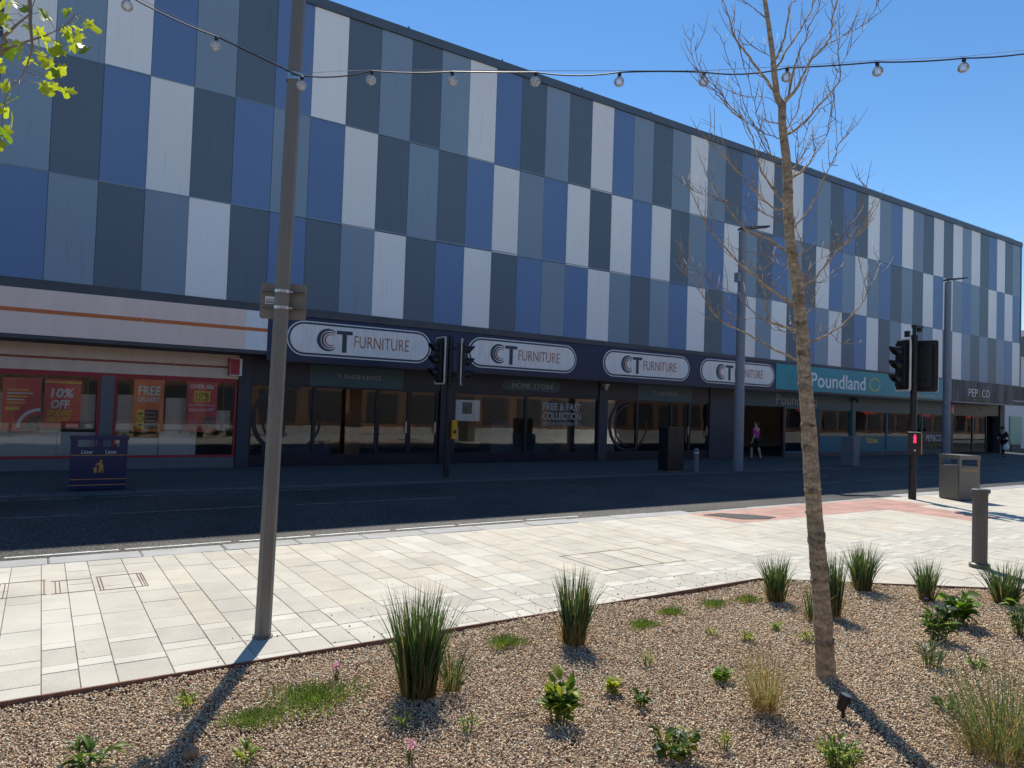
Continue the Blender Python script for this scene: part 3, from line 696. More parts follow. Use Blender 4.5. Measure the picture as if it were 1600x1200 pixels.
# teal shop
s3 = thing('shopfront', 'teal Poundland shopfront with an open entrance and vinyl covered windows', 'shopfront', (34, SY, 0))
bx('fascia_board', M['teal'], s3, 26.0, 41.1, FY - .10, FY + .03, 2.98, 4.075)
bx('fascia_lip', M['blackframe'], s3, 25.96, 41.1, FY - .12, FY + .05, 2.88, 2.978)
for a, b in ((24.35, 33.2), (33.5, 42.5)): bx('lower_fascia', M['tealdark'], s3, a, b, SY - .07, SY + .2, 2.25, 2.996)
bx('lower_pier', M['tealdark'], s3, 33.2, 33.5, SY - .10, SY + .2, 0, 2.996)
for a, b in ((28.0, 30.42), (30.6, 33.2), (33.5, 36.45), (36.45, 39.95), (39.95, 42.48)):
    pane(s3, a, b, .2, 2.248, 'tealvinyl', .05); bx('stall_riser', M['trim'], s3, a, b, SY - .04, SY + .1, 0, .198)
bx('mullion', M['blackframe'], s3, 30.42, 30.6, SY - .05, SY + .06, 0, 2.248); bx('entrance_post', M['blackframe'], s3, 24.36, 24.5, SY - .05, SY + .08, 0, 2.248); bx('entrance_post', M['blackframe'], s3, 27.86, 27.998, SY - .05, SY + .08, 0, 2.248)
for a, b in ((30.66, 33.14), (33.56, 36.4), (36.5, 39.9)): bx('vinyl_band', M['tealvinyl'], s3, a, b, SY - .012, SY - .006, .25, .98)
t = thing('shop_sign', 'white Poundland lettering with a ring of yellow dots on the teal fascia', 'sign', (31, FY - .1, 3.2))
text('Poundland', 28.45, 32.75, 3.17, 3.82, FY - .102, M['white'], t, .012)
for i in range(18):
    a = 2 * math.pi * i / 18
    cx, cz = 33.55 + .44 * math.cos(a), 3.5 + .30 * math.sin(a)
    MB().prism(ring_poly(cx, cz, .05, 6), FY - .112, FY - .102).build('dot', M['letteryellow'], t, world=True)
t = thing('shop_sign', 'small yellow and white lettering low on the teal fascia beside the near traffic signal', 'sign', (38.4, FY - .1, 3.0))
text('value', 37.2, 37.95, 3.05, 3.22, FY - .102, M['letteryellow'], t); text('everyday!', 38.05, 39.3, 3.02, 3.22, FY - .102, M['offwhite'], t)
t = thing('shop_sign', 'pale Poundland lettering on the lower dark teal fascia behind the tree trunk', 'sign', (28.6, SY - .07, 2.4)); text('Poundland', 27.3, 30.3, 2.36, 2.80, SY - .074, M['lettergrey'], t)
t = thing('window_lettering', 'yellow Value lettering on the teal window vinyl', 'lettering', (35, SY - .02, .6)); text('Value', 34.55, 35.6, .62, .92, SY - .016, M['letteryellow'], t, .01)
t = thing('window_panel', 'black window panel with PEP&CO lettering at the end of the teal shop', 'panel', (41.2, SY, .2))
bx('panel', M['black'], t, 40.02, 42.42, SY - .014, SY - .006, .25, 1.25); text('PEP&CO', 40.4, 42.15, .72, 1.08, SY - .017, M['offwhite'], t); text('fashion for less', 40.5, 42.05, .47, .58, SY - .017, M['olive'], t)
for i in range(4):
    t = thing('shelf_unit', ['shelf unit farthest left in the open entrance of the teal shop', 'shelf unit second from the left in the open entrance of the teal shop', 'shelf unit third from the left in the open entrance of the teal shop', 'shelf unit farthest right in the open entrance of the teal shop'][i], 'shelf', (24.9 + i * .95, 22.6, .02))
    MB().box(-.4, .4, .15, .2, 0, 1.9).build('back_panel', M['interiordark'], t)
    for j in range(5):
        MB().box(-.4, .4, -.2, .148, .2 + j * .4, .23 + j * .4).build('shelf', M['offwhite'], t)
        q = MB()
        for z in range(5): q.box(-.38 + z * .155, -.26 + z * .155, -.15, .1, .232 + j * .4, .232 + j * .4 + random.uniform(.12, .3), z % 3)
        q.build('goods', [M['pred'], M['offwhite'], M['photo']], t)
# black shop
s4 = thing('shopfront', 'black PEP&CO shopfront at the far right end of the building', 'shopfront', (46, SY, 0))
M['smoke'] = mat('smoky_black', (0.085, 0.085, 0.088), 0.55, var=0.9, scale=.9, stretch=(1.5, 1, .5))
bx('fascia_board', M['smoke'], s4, 41.11, 50.6, FY - .12, FY + .03, 2.95, 4.075); bx('fascia_lip', M['lettergrey'], s4, 41.11, 50.6, FY - .125, FY + .05, 2.90, 2.948)
bx('lower_fascia', M['blackframe'], s4, 43.2, 49.0, SY - .07, SY + .2, 2.25, 2.996)
for a, b in ((43.2, 45.7), (45.7, 47.4)): pane(s4, a, b, .1, 2.248, 'blackframe', .06)
t = thing('shop_sign', 'white PEP&CO lettering with small olive line on the smoky black fascia', 'sign', (44, FY - .1, 3.0))
text('PEP', 42.92, 43.98, 3.27, 3.70, FY - .123, M['white'], t, -.005); text('&', 44.02, 44.42, 3.22, 3.78, FY - .123, M['olive'], t, -.01); text('CO', 44.5, 45.4, 3.27, 3.70, FY - .123, M['white'], t, -.005)
text('fashion for less', 42.95, 45.4, 3.03, 3.14, FY - .123, M['olive'], t); text('www.pepandco.com', 48.4, 50.5, 3.10, 3.28, FY - .123, M['offwhite'], t)
t = thing('shop_sign', 'small grey PEP&CO lettering on the lower black fascia', 'sign', (46, SY - .07, 2.4)); text('PEP&CO', 45.3, 46.9, 2.45, 2.74, SY - .074, M['lettergrey'], t)
tag(bx('display_stand', M['wood'], None, 43.6, 45.4, 20.7, 21.2, .02, .62), 'low wooden display inside the black shop window', 'display')
tag(MB().box(44.3, 45.3, 21.3, 21.36, .62, 1.7).build('poster', M['offwhite']), 'pale hanging board inside the black shop window', 'poster')
t = thing('alarm_box', 'small red and white alarm box beside the right lamp post', 'alarm', (42.7, SY - .13, 2.3)); bx('housing', M['pred'], t, 42.72, 42.90, SY - .22, SY - .122, 2.30, 2.75); bx('side', M['offwhite'], t, 42.905, 43.0, SY - .22, SY - .122, 2.30, 2.75)
t = thing('wall_camera', 'small dark security camera on the teal pier', 'camera', (33.4, SY - .12, 2.7)); q = MB(); q.box(33.25, 33.45, SY - .3, SY - .101, 2.75, 2.82); q.tube([(33.35, SY - .25, 2.75), (33.35, SY - .25, 2.6)], [.08, .04], 8); q.build('housing', M['pier'], t, world=True)

# buildings beyond the end of the block and behind the viewer
wb = thing('white_building', 'white building with dark roof just beyond the right end of the block', 'building', (66, 24, 0))
wall = bx('wall', M['white'], wb, 55, 78, 23.5, 40, 0, 6.9)
for j in range(22): bx('board', M['white'], wb, 55, 78, 23.47, 23.499, .3 + j * .3, .585 + j * .3)
q = MB(); q.prism([(54.6, 6.9), (78.4, 6.9), (78.4, 7.15), (66, 9.4), (54.6, 7.15)], 23.2, 40); q.build('roof', M['trim'], wb, world=True)
gp = thing('street_sign', 'pale green sign panel standing beyond the far right shop corner', 'sign', (52.2, 20.6, 0)); bx('face', mat('palegreen', (.25, .5, .38), .4), gp, 51.7, 53.4, 20.5, 20.6, .5, 2.3); bx('base', M['trim'], gp, 51.9, 53.2, 20.49, 20.61, 0, .499)
M['brick'] = brick_mat('red_brick', (0.26, 0.115, 0.06), (0.215, 0.09, 0.045), (0.24, 0.19, 0.15), 1.0, .24, .085)
for i, (x0, x1, h, lab) in enumerate(((-40, -6, 8.0, 'brick building behind the viewer, left part of the row'), (-5.5, 20, 7.0, 'brick building behind the viewer, middle of the row'), (21, 60, 9.0, 'brick building behind the viewer, right part of the row'), (61, 150, 10.5, 'tall brick building behind the viewer, far right end'))):
    t = thing('brick_building', lab + ', reflected in the shop windows', 'building', ((x0 + x1) / 2, -13, 0))
    bx('wall', M['brick'], t, x0, x1, -24, -13, 0, h); bx('parapet', M['kerb'], t, x0 - .1, x1 + .1, -24.1, -12.9, h, h + .25)
    n = int((x1 - x0) / 3.4)
    for j in range(n):
        cx = x0 + (j + .5) * (x1 - x0) / n
        w_ = bx('window', M['white'], t, cx - .75, cx + .75, -12.998, -12.94, 4.0, 5.7); bx('pane', M['blackframe'], w_, cx - .65, cx + .65, -12.938, -12.93, 4.1, 5.6)
        w_ = bx('shop_window', M['trim'], t, cx - 1.3, cx + 1.3, -12.998, -12.93, .3, 2.6); bx('pane', M['interiordark'], w_, cx - 1.2, cx + 1.2, -12.928, -12.92, .45, 2.5)
        if i == 3 and j % 4 == 0:
            q = MB(); q.add([(cx - 1.5, -12.99, 3.2), (cx + 1.5, -12.99, 3.2), (cx + 1.5, -11.6, 2.6), (cx - 1.5, -11.6, 2.6), (cx - 1.5, -12.99, 3.15), (cx + 1.5, -12.99, 3.15), (cx + 1.5, -11.6, 2.4), (cx - 1.5, -11.6, 2.4)], [(0, 1, 2, 3), (7, 6, 5, 4), (3, 2, 6, 7), (0, 3, 7, 4), (2, 1, 5, 6)]); q.build('awning', M['pred'], t, world=True)

# ------------------------------------------------------------------ street furniture
# near lamp column with sign back
LEAN = math.radians(.8)
pc = thing('lamp_column', 'tall fluted brown-grey column in the left foreground carrying the bulb string', 'column', (1.52, 5.72, 0))
MB().tube([(0, 0, 0), (0, 0, 1.2), (0, 0, 3), (0, 0, 5.9)], [.063, .061, .058, .054], 20, flute=.07).build('shaft', M['pole'], pc)
MB().tube([(0, 0, 5.9), (0, 0, 5.95)], [.06, .04], 16).build('cap', M['pole'], pc)
MB().tube([(0, 0, .001), (0, 0, .012)], .078, 16).build('base_collar', M['pole'], pc)
MB().tube([(0, 0, 4.40), (0, 0, 4.46)], .066, 16).build('clamp', M['steel'], pc)
pc.rotation_euler = (0, LEAN, 0)
sg = thing('square_sign', 'grey back of a square sign strapped to the foreground column', 'sign', (1.555, 5.72, 2.5), math.radians(-27))
def rrect(w, h, r, n=5):
    out = []
    for cx, cz, a in ((w / 2 - r, h / 2 - r, 0), (-w / 2 + r, h / 2 - r, 90), (-w / 2 + r, -h / 2 + r, 180), (w / 2 - r, -h / 2 + r, 270)):
        out += [(cx + r * math.cos(math.radians(a + q * 90 / n)), cz + r * math.sin(math.radians(a + q * 90 / n))) for q in range(n + 1)]
    return out
MB().prism([(a, b + .135) for a, b in rrect(.36, .285, .02)], .064, .072).build('plate', M['signback'], sg)
for z in (.075, .205):
    q = MB(); q.box(-.165, .165, .045, .063, z - .012, z - .006); q.box(-.165, .165, .045, .063, z + .006, z + .012); q.build('channel', M['signback'], sg)
    q = MB(); q.tube([(0, 0, z - .012), (0, 0, z + .012)], .064, 16, cap=False); q.box(.058, .085, -.012, .03, z - .006, z + .006); q.build('strap', M['steel'], sg)
bx('label_sticker', M['white'], sg, -.14, -.065, .0605, .0635, .11, .17, world=False)
for j in range(5): bx('print', M['letterdark'], sg, -.135 + j * .013, -.128 + j * .013, .059, .0603, .115, .138, world=False)
bx('print', M['letterdark'], sg, -.135, -.075, .059, .0603, .146, .151, world=False)

# string of festoon bulbs
def pt(x, y, d): return CAM + ROT @ np.array([(x - 800) / F, (y - 600) / F, 1.0]) * d
fs = thing('festoon_string', 'string of clear festoon bulbs hanging across the top of the scene', 'light string', (1.52, 5.72, 4.43))
A0 = Vector((1.58, 5.65, 4.43))
nodesR = [Vector(pt(x, y, d)) for x, y, d in ((581, 111, 5.55), (707, 112, 5.55), (837, 113, 5.55), (968, 113, 5.5), (1100, 113, 5.5), (1230, 106, 5.45), (1371, 97, 5.4), (1506, 91, 5.4), (1650, 76, 5.35), (1800, 58, 5.3), (1960, 38, 5.25), (2120, 14, 5.2))]
nodesL = [Vector(pt(x, y, d)) for x, y, d in ((338, 57, 5.3), (200, -7, 5.05), (30, -85, 4.8), (-180, -185, 4.55))]
def cable(pts, r, sag, n=6, wob=0.0):
    out = []
    for a, b in zip(pts[:-1], pts[1:]):
        for i in range(n):
            t = i / n; p = a.lerp(b, t); p.z -= sag * 4 * t * (1 - t) * (1 + wob * math.sin(a.x * 17)); out.append(p)
    out.append(pts[-1].copy()); return out
allp = list(reversed(nodesL)) + [A0] + nodesR
MB().tube(cable(allp, 0, .012, 6, 1.6), .0055, 6).build('cable', M['cable'], fs, world=True)
MB().tube([p + Vector((0, 0, .012)) for p in cable(allp, 0, 0, 1)], .0022, 5).build('support_wire', M['steel'], fs, world=True)
bm_ = MB(); prof = [(.0, .010), (-.008, .020), (-.022, .034), (-.042, .041), (-.062, .036), (-.076, .020), (-.081, .004)]
bm_.tube([(0, 0, z) for z, r in prof], [r for z, r in prof], 14)
cm = MB(); cm.tube([(0, 0, .03), (0, 0, .026), (0, 0, -.004)], [.010, .015, .014], 10)
fm = MB(); fm.tube([(0, 0, -.004), (0, 0, -.03)], [.006, .003], 6); fm.tube([(-.012, 0, -.03), (-.006, 0, -.045), (0, 0, -.032), (.006, 0, -.045), (.012, 0, -.03)], .0012, 4)
bmesh_b = bmesh_c = bmesh_f = None
for i, p in enumerate(nodesL + [A0 + Vector((.02, -.07, -.03))] + nodesR):
    loc = Vector(p) - fs.location - Vector((0, 0, .03))
    if bmesh_b is None:
        b_ = bm_.build('bulb', M['bulb'], fs, smooth=True); c_ = cm.build('bulb_cap', M['cable'], b_); f_ = fm.build('filament', M['offwhite'], b_)
        bmesh_b, bmesh_c, bmesh_f = b_.data, c_.data, f_.data
    else:
        b_ = put('bulb', bmesh_b, fs); put('bulb_cap', bmesh_c, b_); put('filament', bmesh_f, b_)
    b_.location = loc; b_.rotation_euler = (random.uniform(-.12, .12), random.uniform(-.12, .12), random.uniform(0, 3))
for p, lab in ((nodesR[-1], 'fluted column right of the frame holding the bulb string'), (nodesL[-1], 'fluted column left of the frame holding the bulb string')):
    t = thing('lamp_column', lab, 'column', (p.x, p.y, 0)); MB().tube([(0, 0, 0), (0, 0, 5.9)], [.062, .054], 20, flute=.07).build('shaft', M['pole'], t)

# traffic signals
def visor(r=.115, ltop=.25, lbot=.06, n=16):
    q = MB(); vs = []; fs_ = []
    for i in range(n + 1):
        a = math.radians(-225 + 270 * i / n) + math.pi * 1.0
        a = math.radians(-45 + 270 * i / n); L_ = lbot + (ltop - lbot) * (0.5 + 0.5 * math.sin(a))
        vs += [(r * math.cos(a), 0, r * math.sin(a)), (r * .97 * math.cos(a), -L_, r * .97 * math.sin(a) + .0), (r * .93 * math.cos(a), 0, r * .93 * math.sin(a)), (r * .9 * math.cos(a), -L_, r * .9 * math.sin(a))]
    for i in range(n):
        b, c = i * 4, (i + 1) * 4
        fs_ += [(b, c, c + 1, b + 1), (b + 2, b + 3, c + 3, c + 2), (b + 1, c + 1, c + 3, b + 3)]
    q.add(vs, fs_); return q
def signal_head(parent, loc, rz, back=True):
    h = MB(); h.box(-.15, .15, -.11, .10, -.50, .50)
    for s in (-.335, .335): h.box(-.14, .14, -.118, -.111, s - .005, s + .005)
    h = h.build('signal_head', M['sigblack'], parent); h.location = loc; h.rotation_euler = (0, 0, rz)
    bd = MB(); bd.prism(rrect(.50, 1.20, .05), -.02, -.005); bd.build('backing_board', M['sigblack'], h)
    e = MB(); o_, i_ = rrect(.52, 1.22, .055), rrect(.455, 1.155, .045); n = len(o_)
    vs = [(a, -.03, b) for a, b in o_] + [(a, -.03, b) for a, b in i_] + [(a, -.021, b) for a, b in o_] + [(a, .0, b) for a, b in o_]
    e.add(vs, [(k, (k + 1) % n, n + (k + 1) % n, n + k) for k in range(n)] + [(k, 3 * n + k, 3 * n + (k + 1) % n, (k + 1) % n) for k in range(n)])
    e.build('border', M['sigedge'], h)
    for z, m in ((.32, 'lensr'), (0, 'lensa'), (-.32, 'lensg')):
        v = visor().build('visor', M['sigblack'], h); v.location = (0, -.11, z)
        l = MB().tube([(0, -.118, 0), (0, -.111, 0)], [.10, .105], 18).build('lens', M[m], h); l.location = (0, 0, z)
    for z in (.33, -.38): MB().box(-.03, .03, .10, .22, z, z + .05).build('bracket', M['sigblack'], h)
    return h
ts = thing('traffic_signal', 'near black traffic signal with lit red man on the sunny pavement', 'traffic signal', (17.1, 8.79, 0))
MB().tube([(0, 0, 0), (0, 0, .75), (0, 0, .8), (0, 0, 3.85)], [.085, .085, .076, .074], 14).build('post', M['sigblack'], ts)
signal_head(ts, (-.27, .10, 3.13), math.radians(-116)); signal_head(ts, (.27, -.14, 3.13), math.radians(98))
q = MB(); q.box(-.13, .13, -.20, -.07, 1.04, 1.56)
pu = q.build('push_button_unit', M['sigblack'], ts); pu.rotation_euler = (0, 0, math.radians(-52))
bx('side_strip', M['yellow'], pu, .131, .15, -.19, -.08, 1.06, 1.545, world=False); bx('top_edge', M['sigedge'], pu, -.12, .12, -.21, -.08, 1.561, 1.575, world=False)
q = MB(); q.prism([(-.028, 1.32), (-.012, 1.32), (0, 1.38), (.012, 1.32), (.028, 1.32), (.022, 1.42), (.03, 1.46), (.012, 1.475), (-.012, 1.475), (-.03, 1.46), (-.022, 1.42)], -.206, -.2005); q.prism(ring_poly(0, 1.497, .02, 10), -.206, -.2005); q.build('red_man', M['redman'], pu)
MB().tube([(0, -.215, 1.15), (0, -.2, 1.15)], .022, 10).build('button', M['steel'], pu)
q = MB(); q.tube([(0, 0, 3.85), (0, 0, 4.05)], .035, 8); q.box(-.05, .30, -.05, .05, 4.03, 4.09); q.tube([(.22, 0, 4.03), (.22, 0, 3.95)], .06, 8); q.build('detector', M['sigblack'], ts)
q = MB(); q.box(-.36, -.28, -.05, .05, 3.78, 3.92); q.build('aerial_unit', M['sigblack'], ts)

tf = thing('traffic_signal', 'far black traffic signal with yellow push button in front of the furniture shop', 'traffic signal', (8.78, 16.27, 0))
MB().tube([(0, 0, 0), (0, 0, .9), (0, 0, .95), (0, 0, 3.65)], [.085, .085, .07, .065], 14).build('post', M['sigblack'], tf)
signal_head(tf, (-.27, 0, 2.98), math.radians(-90)); signal_head(tf, (.34, .02, 2.98), math.radians(57))
q = MB(); q.box(.07, .21, -.12, .12, .98, 1.46); q.build('push_button_unit', M['yellow'], tf); q = MB(); q.box(.10, .18, -.13, -.121, 1.12, 1.2); q.build('button_face', M['sigblack'], tf)

# bollard
bo = thing('bollard', 'grey fluted bollard with flat cap, on the paving at right', 'bollard', (10.06, 4.32, 0))
MB().tube([(0, 0, .03), (0, 0, .93)], [.086, .086], 32, flute=.07).build('shaft', M['bollard'], bo)
MB().tube([(0, 0, .001), (0, 0, .05), (0, 0, .065)], [.118, .118, .09], 24).build('base_ring', M['bollard'], bo)
q = MB(); q.tube([(0, 0, .925), (0, 0, .95)], [.092, .092], 24); q.build('neck', M['bollard'], bo)
q = MB(); q.tube([(.012, 0, .951), (.012, 0, .99), (.012, 0, .998)], [.108, .108, .10], 24); q.build('cap', M['bollard'], bo)

# grey double litter bin
bi = thing('litter_bin', 'grey double litter bin beside the near traffic signal', 'bin', (17.95, 8.15, 0), math.radians(-19.5))
W, D, H = .58, .58, 1.06
q = MB(); q.box(0, W, 0, D, .02, .80); q.build('body', M['bingrey'], bi)
for a, b, c, d in ((0, .06, 0, .06), (W - .06, W, 0, .06), (0, .06, D - .06, D), (W - .06, W, D - .06, D), ): MB().box(a, b, c, d, .801, .965).build('corner_post', M['bingrey'], bi)
MB().box(-.012, W + .012, -.012, D + .012, .966, H).build('lid', M['bingrey'], bi)
for z in (.17, .29): MB().box(-.004, W + .004, -.004, D + .004, z, z + .012).build('band', M['cabgrey'], bi)
MB().box(-.006, -.001, .02, .028, .03, .79).build('door_seam', M['black'], bi); MB().box(.05, .53, -.006, -.001, .70, .715).build('stripe', M['gold'], bi)
MB().box(.11, .17, -.006, -.001, .99, 1.04).build('sticker', M['letteryellow'], bi)
MB().box(.02, W - .02, .02, D - .02, .0, .019).build('plinth', M['black'], bi)

# navy litter bin
nb = thing('litter_bin', 'navy blue double litter bin with gold lines in front of the red-framed windows', 'bin', (.98, 15.98, 0))
q = MB(); q.box(-.47, .47, -.24, .24, .02, .80); q.build('body', M['binnavy'], nb)
for a, b in ((-.47, -.36), (-.05, .05), (.36, .47)): MB().box(a, b, -.24, .24, .801, .965).build('corner_post', M['binnavy'], nb)
MB().box(-.49, .49, -.26, .26, .966, 1.03).build('lid', M['binnavy'], nb)
for x0 in (-.36, .05): MB().box(x0, x0 + .31, -.22, -.21, .801, .83).build('slot_lip', M['binnavy'], nb)
for z in (.10, .21, .665): MB().box(-.474, .474, -.244, .244, z, z + .014).build('gold_line', M['gold'], nb)
for x0 in (-.30, .10): text('Litter', nb.location.x + x0, nb.location.x + x0 + .19, .70, .775, nb.location.y - .242, M['offwhite'], nb)
q = MB(); q.prism(ring_poly(.03, .56, .024, 10), -.247, -.241); q.prism([(-.01, .34), (.03, .34), (.04, .42), (.055, .34), (.075, .34), (.065, .50), (.045, .53), (-.02, .535), (-.06, .48), (-.05, .465), (-.012, .50), (.0, .46)], -.247, -.241)
q.prism([(-.085, .34), (-.035, .34), (-.03, .44), (-.09, .44)], -.247, -.241); q.build('emblem', M['gold'], nb)

# cabinets
cb = thing('telecom_cabinet', 'tall black street cabinet standing by the far kerb', 'cabinet', (16.22, 15.75, 0))
MB().box(0, .70, 0, .40, .03, 1.34).build('body', M['cabinet'], cb); MB().box(-.015, .715, -.015, .415, 1.341, 1.39).build('lid', M['cabinet'], cb); MB().box(.346, .354, -.004, -.001, .06, 1.3).build('door_seam', M['black'], cb); MB().box(0.02, .68, .02, .38, 0, .029).build('plinth', M['cabgrey'], cb)
c2 = thing('street_cabinet', 'pale grey street cabinet in front of the teal shop', 'cabinet', (25.75, 15.45, 0))
MB().box(0, .42, 0, .50, .02, 1.08).build('body', M['cabgrey'], c2); MB().box(-.015, .435, -.015, .515, 1.081, 1.13).build('lid', M['cabgrey'], c2); MB().box(.05, .37, -.006, -.001, .08, 1.0).build('door', M['cabgrey'], c2)
b2 = thing('bollard', 'small grey bollard beside the black cabinet on the far pavement', 'bollard', (17.35, 15.62, 0))
MB().tube([(0, 0, 0), (0, 0, .70), (0, 0, .74)], [.08, .08, .05], 14).build('shaft', M['cabgrey'], b2); MB().tube([(0, 0, .58), (0, 0, .62)], .083, 14).build('band', M['offwhite'], b2)

# street lamps
def street_lamp(label, x, y, arm):
    t = thing('street_lamp', label, 'street lamp', (x, y, 0), group='tubular street lamps on the far pavement')
    MB().tube([(0, 0, 0), (0, 0, 2.6), (0, 0, 2.62), (0, 0, 5.0), (0, 0, 5.02), (0, 0, 7.95)], [.165, .16, .15, .148, .138, .135], 18).build('column', M['lamppost'], t)
    for z in (2.55, 3.5, 4.98): MB().tube([(0, 0, z), (0, 0, z + .035)], .168 if z < 2.6 else .156, 18).build('band', M['lamppost'], t)
    MB().tube([(0, 0, 7.951), (0, 0, 8.0)], [.145, .12], 18).build('cap', M['lamppost'], t)
    h = MB(); ca, sa = math.cos(arm), math.sin(arm)
    def P_(u, v, z): return (u * ca - v * sa, u * sa + v * ca, z)
    vs = [P_(-.1, -.16, 8.02), P_(.95, -.13, 8.20), P_(.95, .13, 8.20), P_(-.1, .16, 8.02), P_(-.1, -.16, 8.10), P_(.95, -.10, 8.245), P_(.95, .10, 8.245), P_(-.1, .16, 8.10)]
    h.add(vs, [(0, 3, 2, 1), (4, 5, 6, 7), (0, 1, 5, 4), (1, 2, 6, 5), (2, 3, 7, 6), (3, 0, 4, 7)]); h.build('lamp_head', M['trim'], t)
    return t
l1 = street_lamp('grey tubular street lamp standing in front of the rightmost oval sign', 19.35, 15.62, math.radians(-20))
MB().box(-.30, -.15, -.08, .08, 6.25, 6.55).build('control_box', M['lamppost'], l1)
street_lamp('grey tubular street lamp behind the grey double bin', 33.1, 15.6, math.radians(-20))

# ------------------------------------------------------------------ people
def skin_mesh(verts, edges, radii, sub=2):
    me = bpy.data.meshes.new('figure'); me.from_pydata(verts, edges, []); o = link(bpy.data.objects.new('figure', me))
    sk = o.modifiers.new('skin', 'SKIN'); sk.use_smooth_shade = True; ss = o.modifiers.new('sub', 'SUBSURF'); ss.levels = sub; ss.render_levels = sub
    for i, r in enumerate(radii):
        s = me.skin_vertices[0].data[i]; s.radius = r if hasattr(r, '__len__') else (r, r); s.use_root = (i == 0)
    dg = bpy.context.evaluated_depsgraph_get(); m2 = bpy.data.meshes.new_from_object(o.evaluated_get(dg)); bpy.data.objects.remove(o)
    return m2
def person(label, loc, rz, h, top, bottom, hairm, shortlegs=False, stride=.14, armswing=.12, cap=None, bag=None):
    t = thing('person', label, 'person', loc, rz); s = h / 1.75
    S = stride
    V = [(0, 0, .98), (0, 0, 1.15), (0, .01, 1.36), (0, .01, 1.47), (0, -.01, 1.55), (0, -.03, 1.64), (0, -.03, 1.72),
         (.10, 0, .92), (.11, -S, .52), (.11, -S * .9, .08), (.11, -S - .13, .03),
         (-.10, 0, .92), (-.11, S * .6, .52), (-.11, S * 1.5, .10), (-.11, S * 1.5 - .13, .03),
         (.19, .01, 1.41), (.25, armswing, 1.13), (.25, armswing - .10, .88), (.25, armswing - .13, .79), (.24, armswing - .15, .72),
         (-.19, .01, 1.41), (-.25, -armswing * .5, 1.13), (-.25, -armswing - .10, .90), (-.25, -armswing - .13, .81), (-.24, -armswing - .15, .74)]
    Ed = [(0, 1), (1, 2), (2, 3), (3, 4), (4, 5), (5, 6), (0, 7), (7, 8), (8, 9), (9, 10), (0, 11), (11, 12), (12, 13), (13, 14), (2, 15), (15, 16), (16, 17), (17, 18), (18, 19), (2, 20), (20, 21), (21, 22), (22, 23), (23, 24)]
    Rd = [(.15, .11), (.13, .10), (.15, .10), .06, .055, .088, .07, .09, .062, .045, .04, .09, .062, .045, .04, .062, .045, .036, .035, .02, .062, .045, .036, .035, .02]
    sc = lambda vs: [(a * s, b * s, c * s) for a, b, c in vs]; rs = lambda r, k=1: tuple(x * s * k for x in r) if hasattr(r, '__len__') else r * s * k
    me = skin_mesh(sc(V), Ed, [rs(r) for r in Rd]); me.materials.append(M['skin']); body = put('body', me, t)
    idx = [1, 2, 3, 15, 16, 20, 21, 0]; em = {v: i for i, v in enumerate(idx)}
    ed = [(em[a], em[b]) for a, b in Ed if a in em and b in em]
    me = skin_mesh(sc([V[i] for i in idx]), ed, [rs(Rd[i], 1.16) for i in idx]); me.materials.append(M[top]); put('shirt', me, body)
    idx = [0, 7, 8, 11, 12] if shortlegs else [0, 7, 8, 9, 11, 12, 13]; em = {v: i for i, v in enumerate(idx)}
    ed = [(em[a], em[b]) for a, b in Ed if a in em and b in em]
    me = skin_mesh(sc([V[i] for i in idx]), ed, [rs(Rd[i], 1.2) for i in idx]); me.materials.append(M[bottom]); put('shorts' if shortlegs else 'trousers', me, body)
    me = skin_mesh(sc([(0, .02, 1.62), (0, .0, 1.70), (0, .07, 1.66)]), [(0, 1), (0, 2)], [rs(.095), rs(.092), rs(.05)]); me.materials.append(M[hairm]); put('hair' if not cap else 'cap', me, body)
    for a, b in ((9, 10), (13, 14)):
        me = skin_mesh(sc([V[a][:2] + (.06,), V[b]]), [(0, 1)], [rs(.058), rs(.045)]); me.materials.append(M['blackcloth']); put('shoe', me, body)
    return t
person('person in magenta top and black shorts walking into the teal shop', (24.75, 19.1, 0), math.pi, 1.58, 'magenta', 'blackcloth', 'hair', True)
person('person in black clothes standing at the entrance of the black shop', (44.3, 17.9, 0), math.radians(70), 1.66, 'blackcloth', 'blackcloth', 'hair', stride=.10)
t = tag(MB().tube([(44.02, 17.66, .38), (44.02, 17.66, .45), (44.02, 17.66, .62), (44.02, 17.66, .72)], [.10, .15, .13, .03], 10).build('carrier_bag', M['white']), 'small white carrier bag held by the person in black', 'bag')
person('person in brown jacket and blue cap inside the furniture shop door', (22.6, 20.75, .02), math.radians(10), 1.62, 'browncloth', 'blackcloth', 'bluecap', stride=.04, cap=True)

# ------------------------------------------------------------------ planting bed
def in_bed(x, y): return (y < EDGE_Y - .012) & (((x - SA[0]) * ns[0] + (y - SA[1]) * ns[1]) < -.012)
bed = MB(); bed.add([(-8, .5, -.05), (11.2, .5, -.05), (SB[0], SB[1], -.05), (SA[0], SA[1], -.05), (-8, EDGE_Y, -.05)], [(0, 1, 2, 3, 4)])
tag(bed.build('gravel_bed', M['gravelbed']), kind='structure')
pb = MB(); pb.add([(-8, .5, -.03), (11.2, .5, -.03), (11.2, 5.3, -.03), (-8, 5.3, -.03)], [(0, 1, 2, 3)])

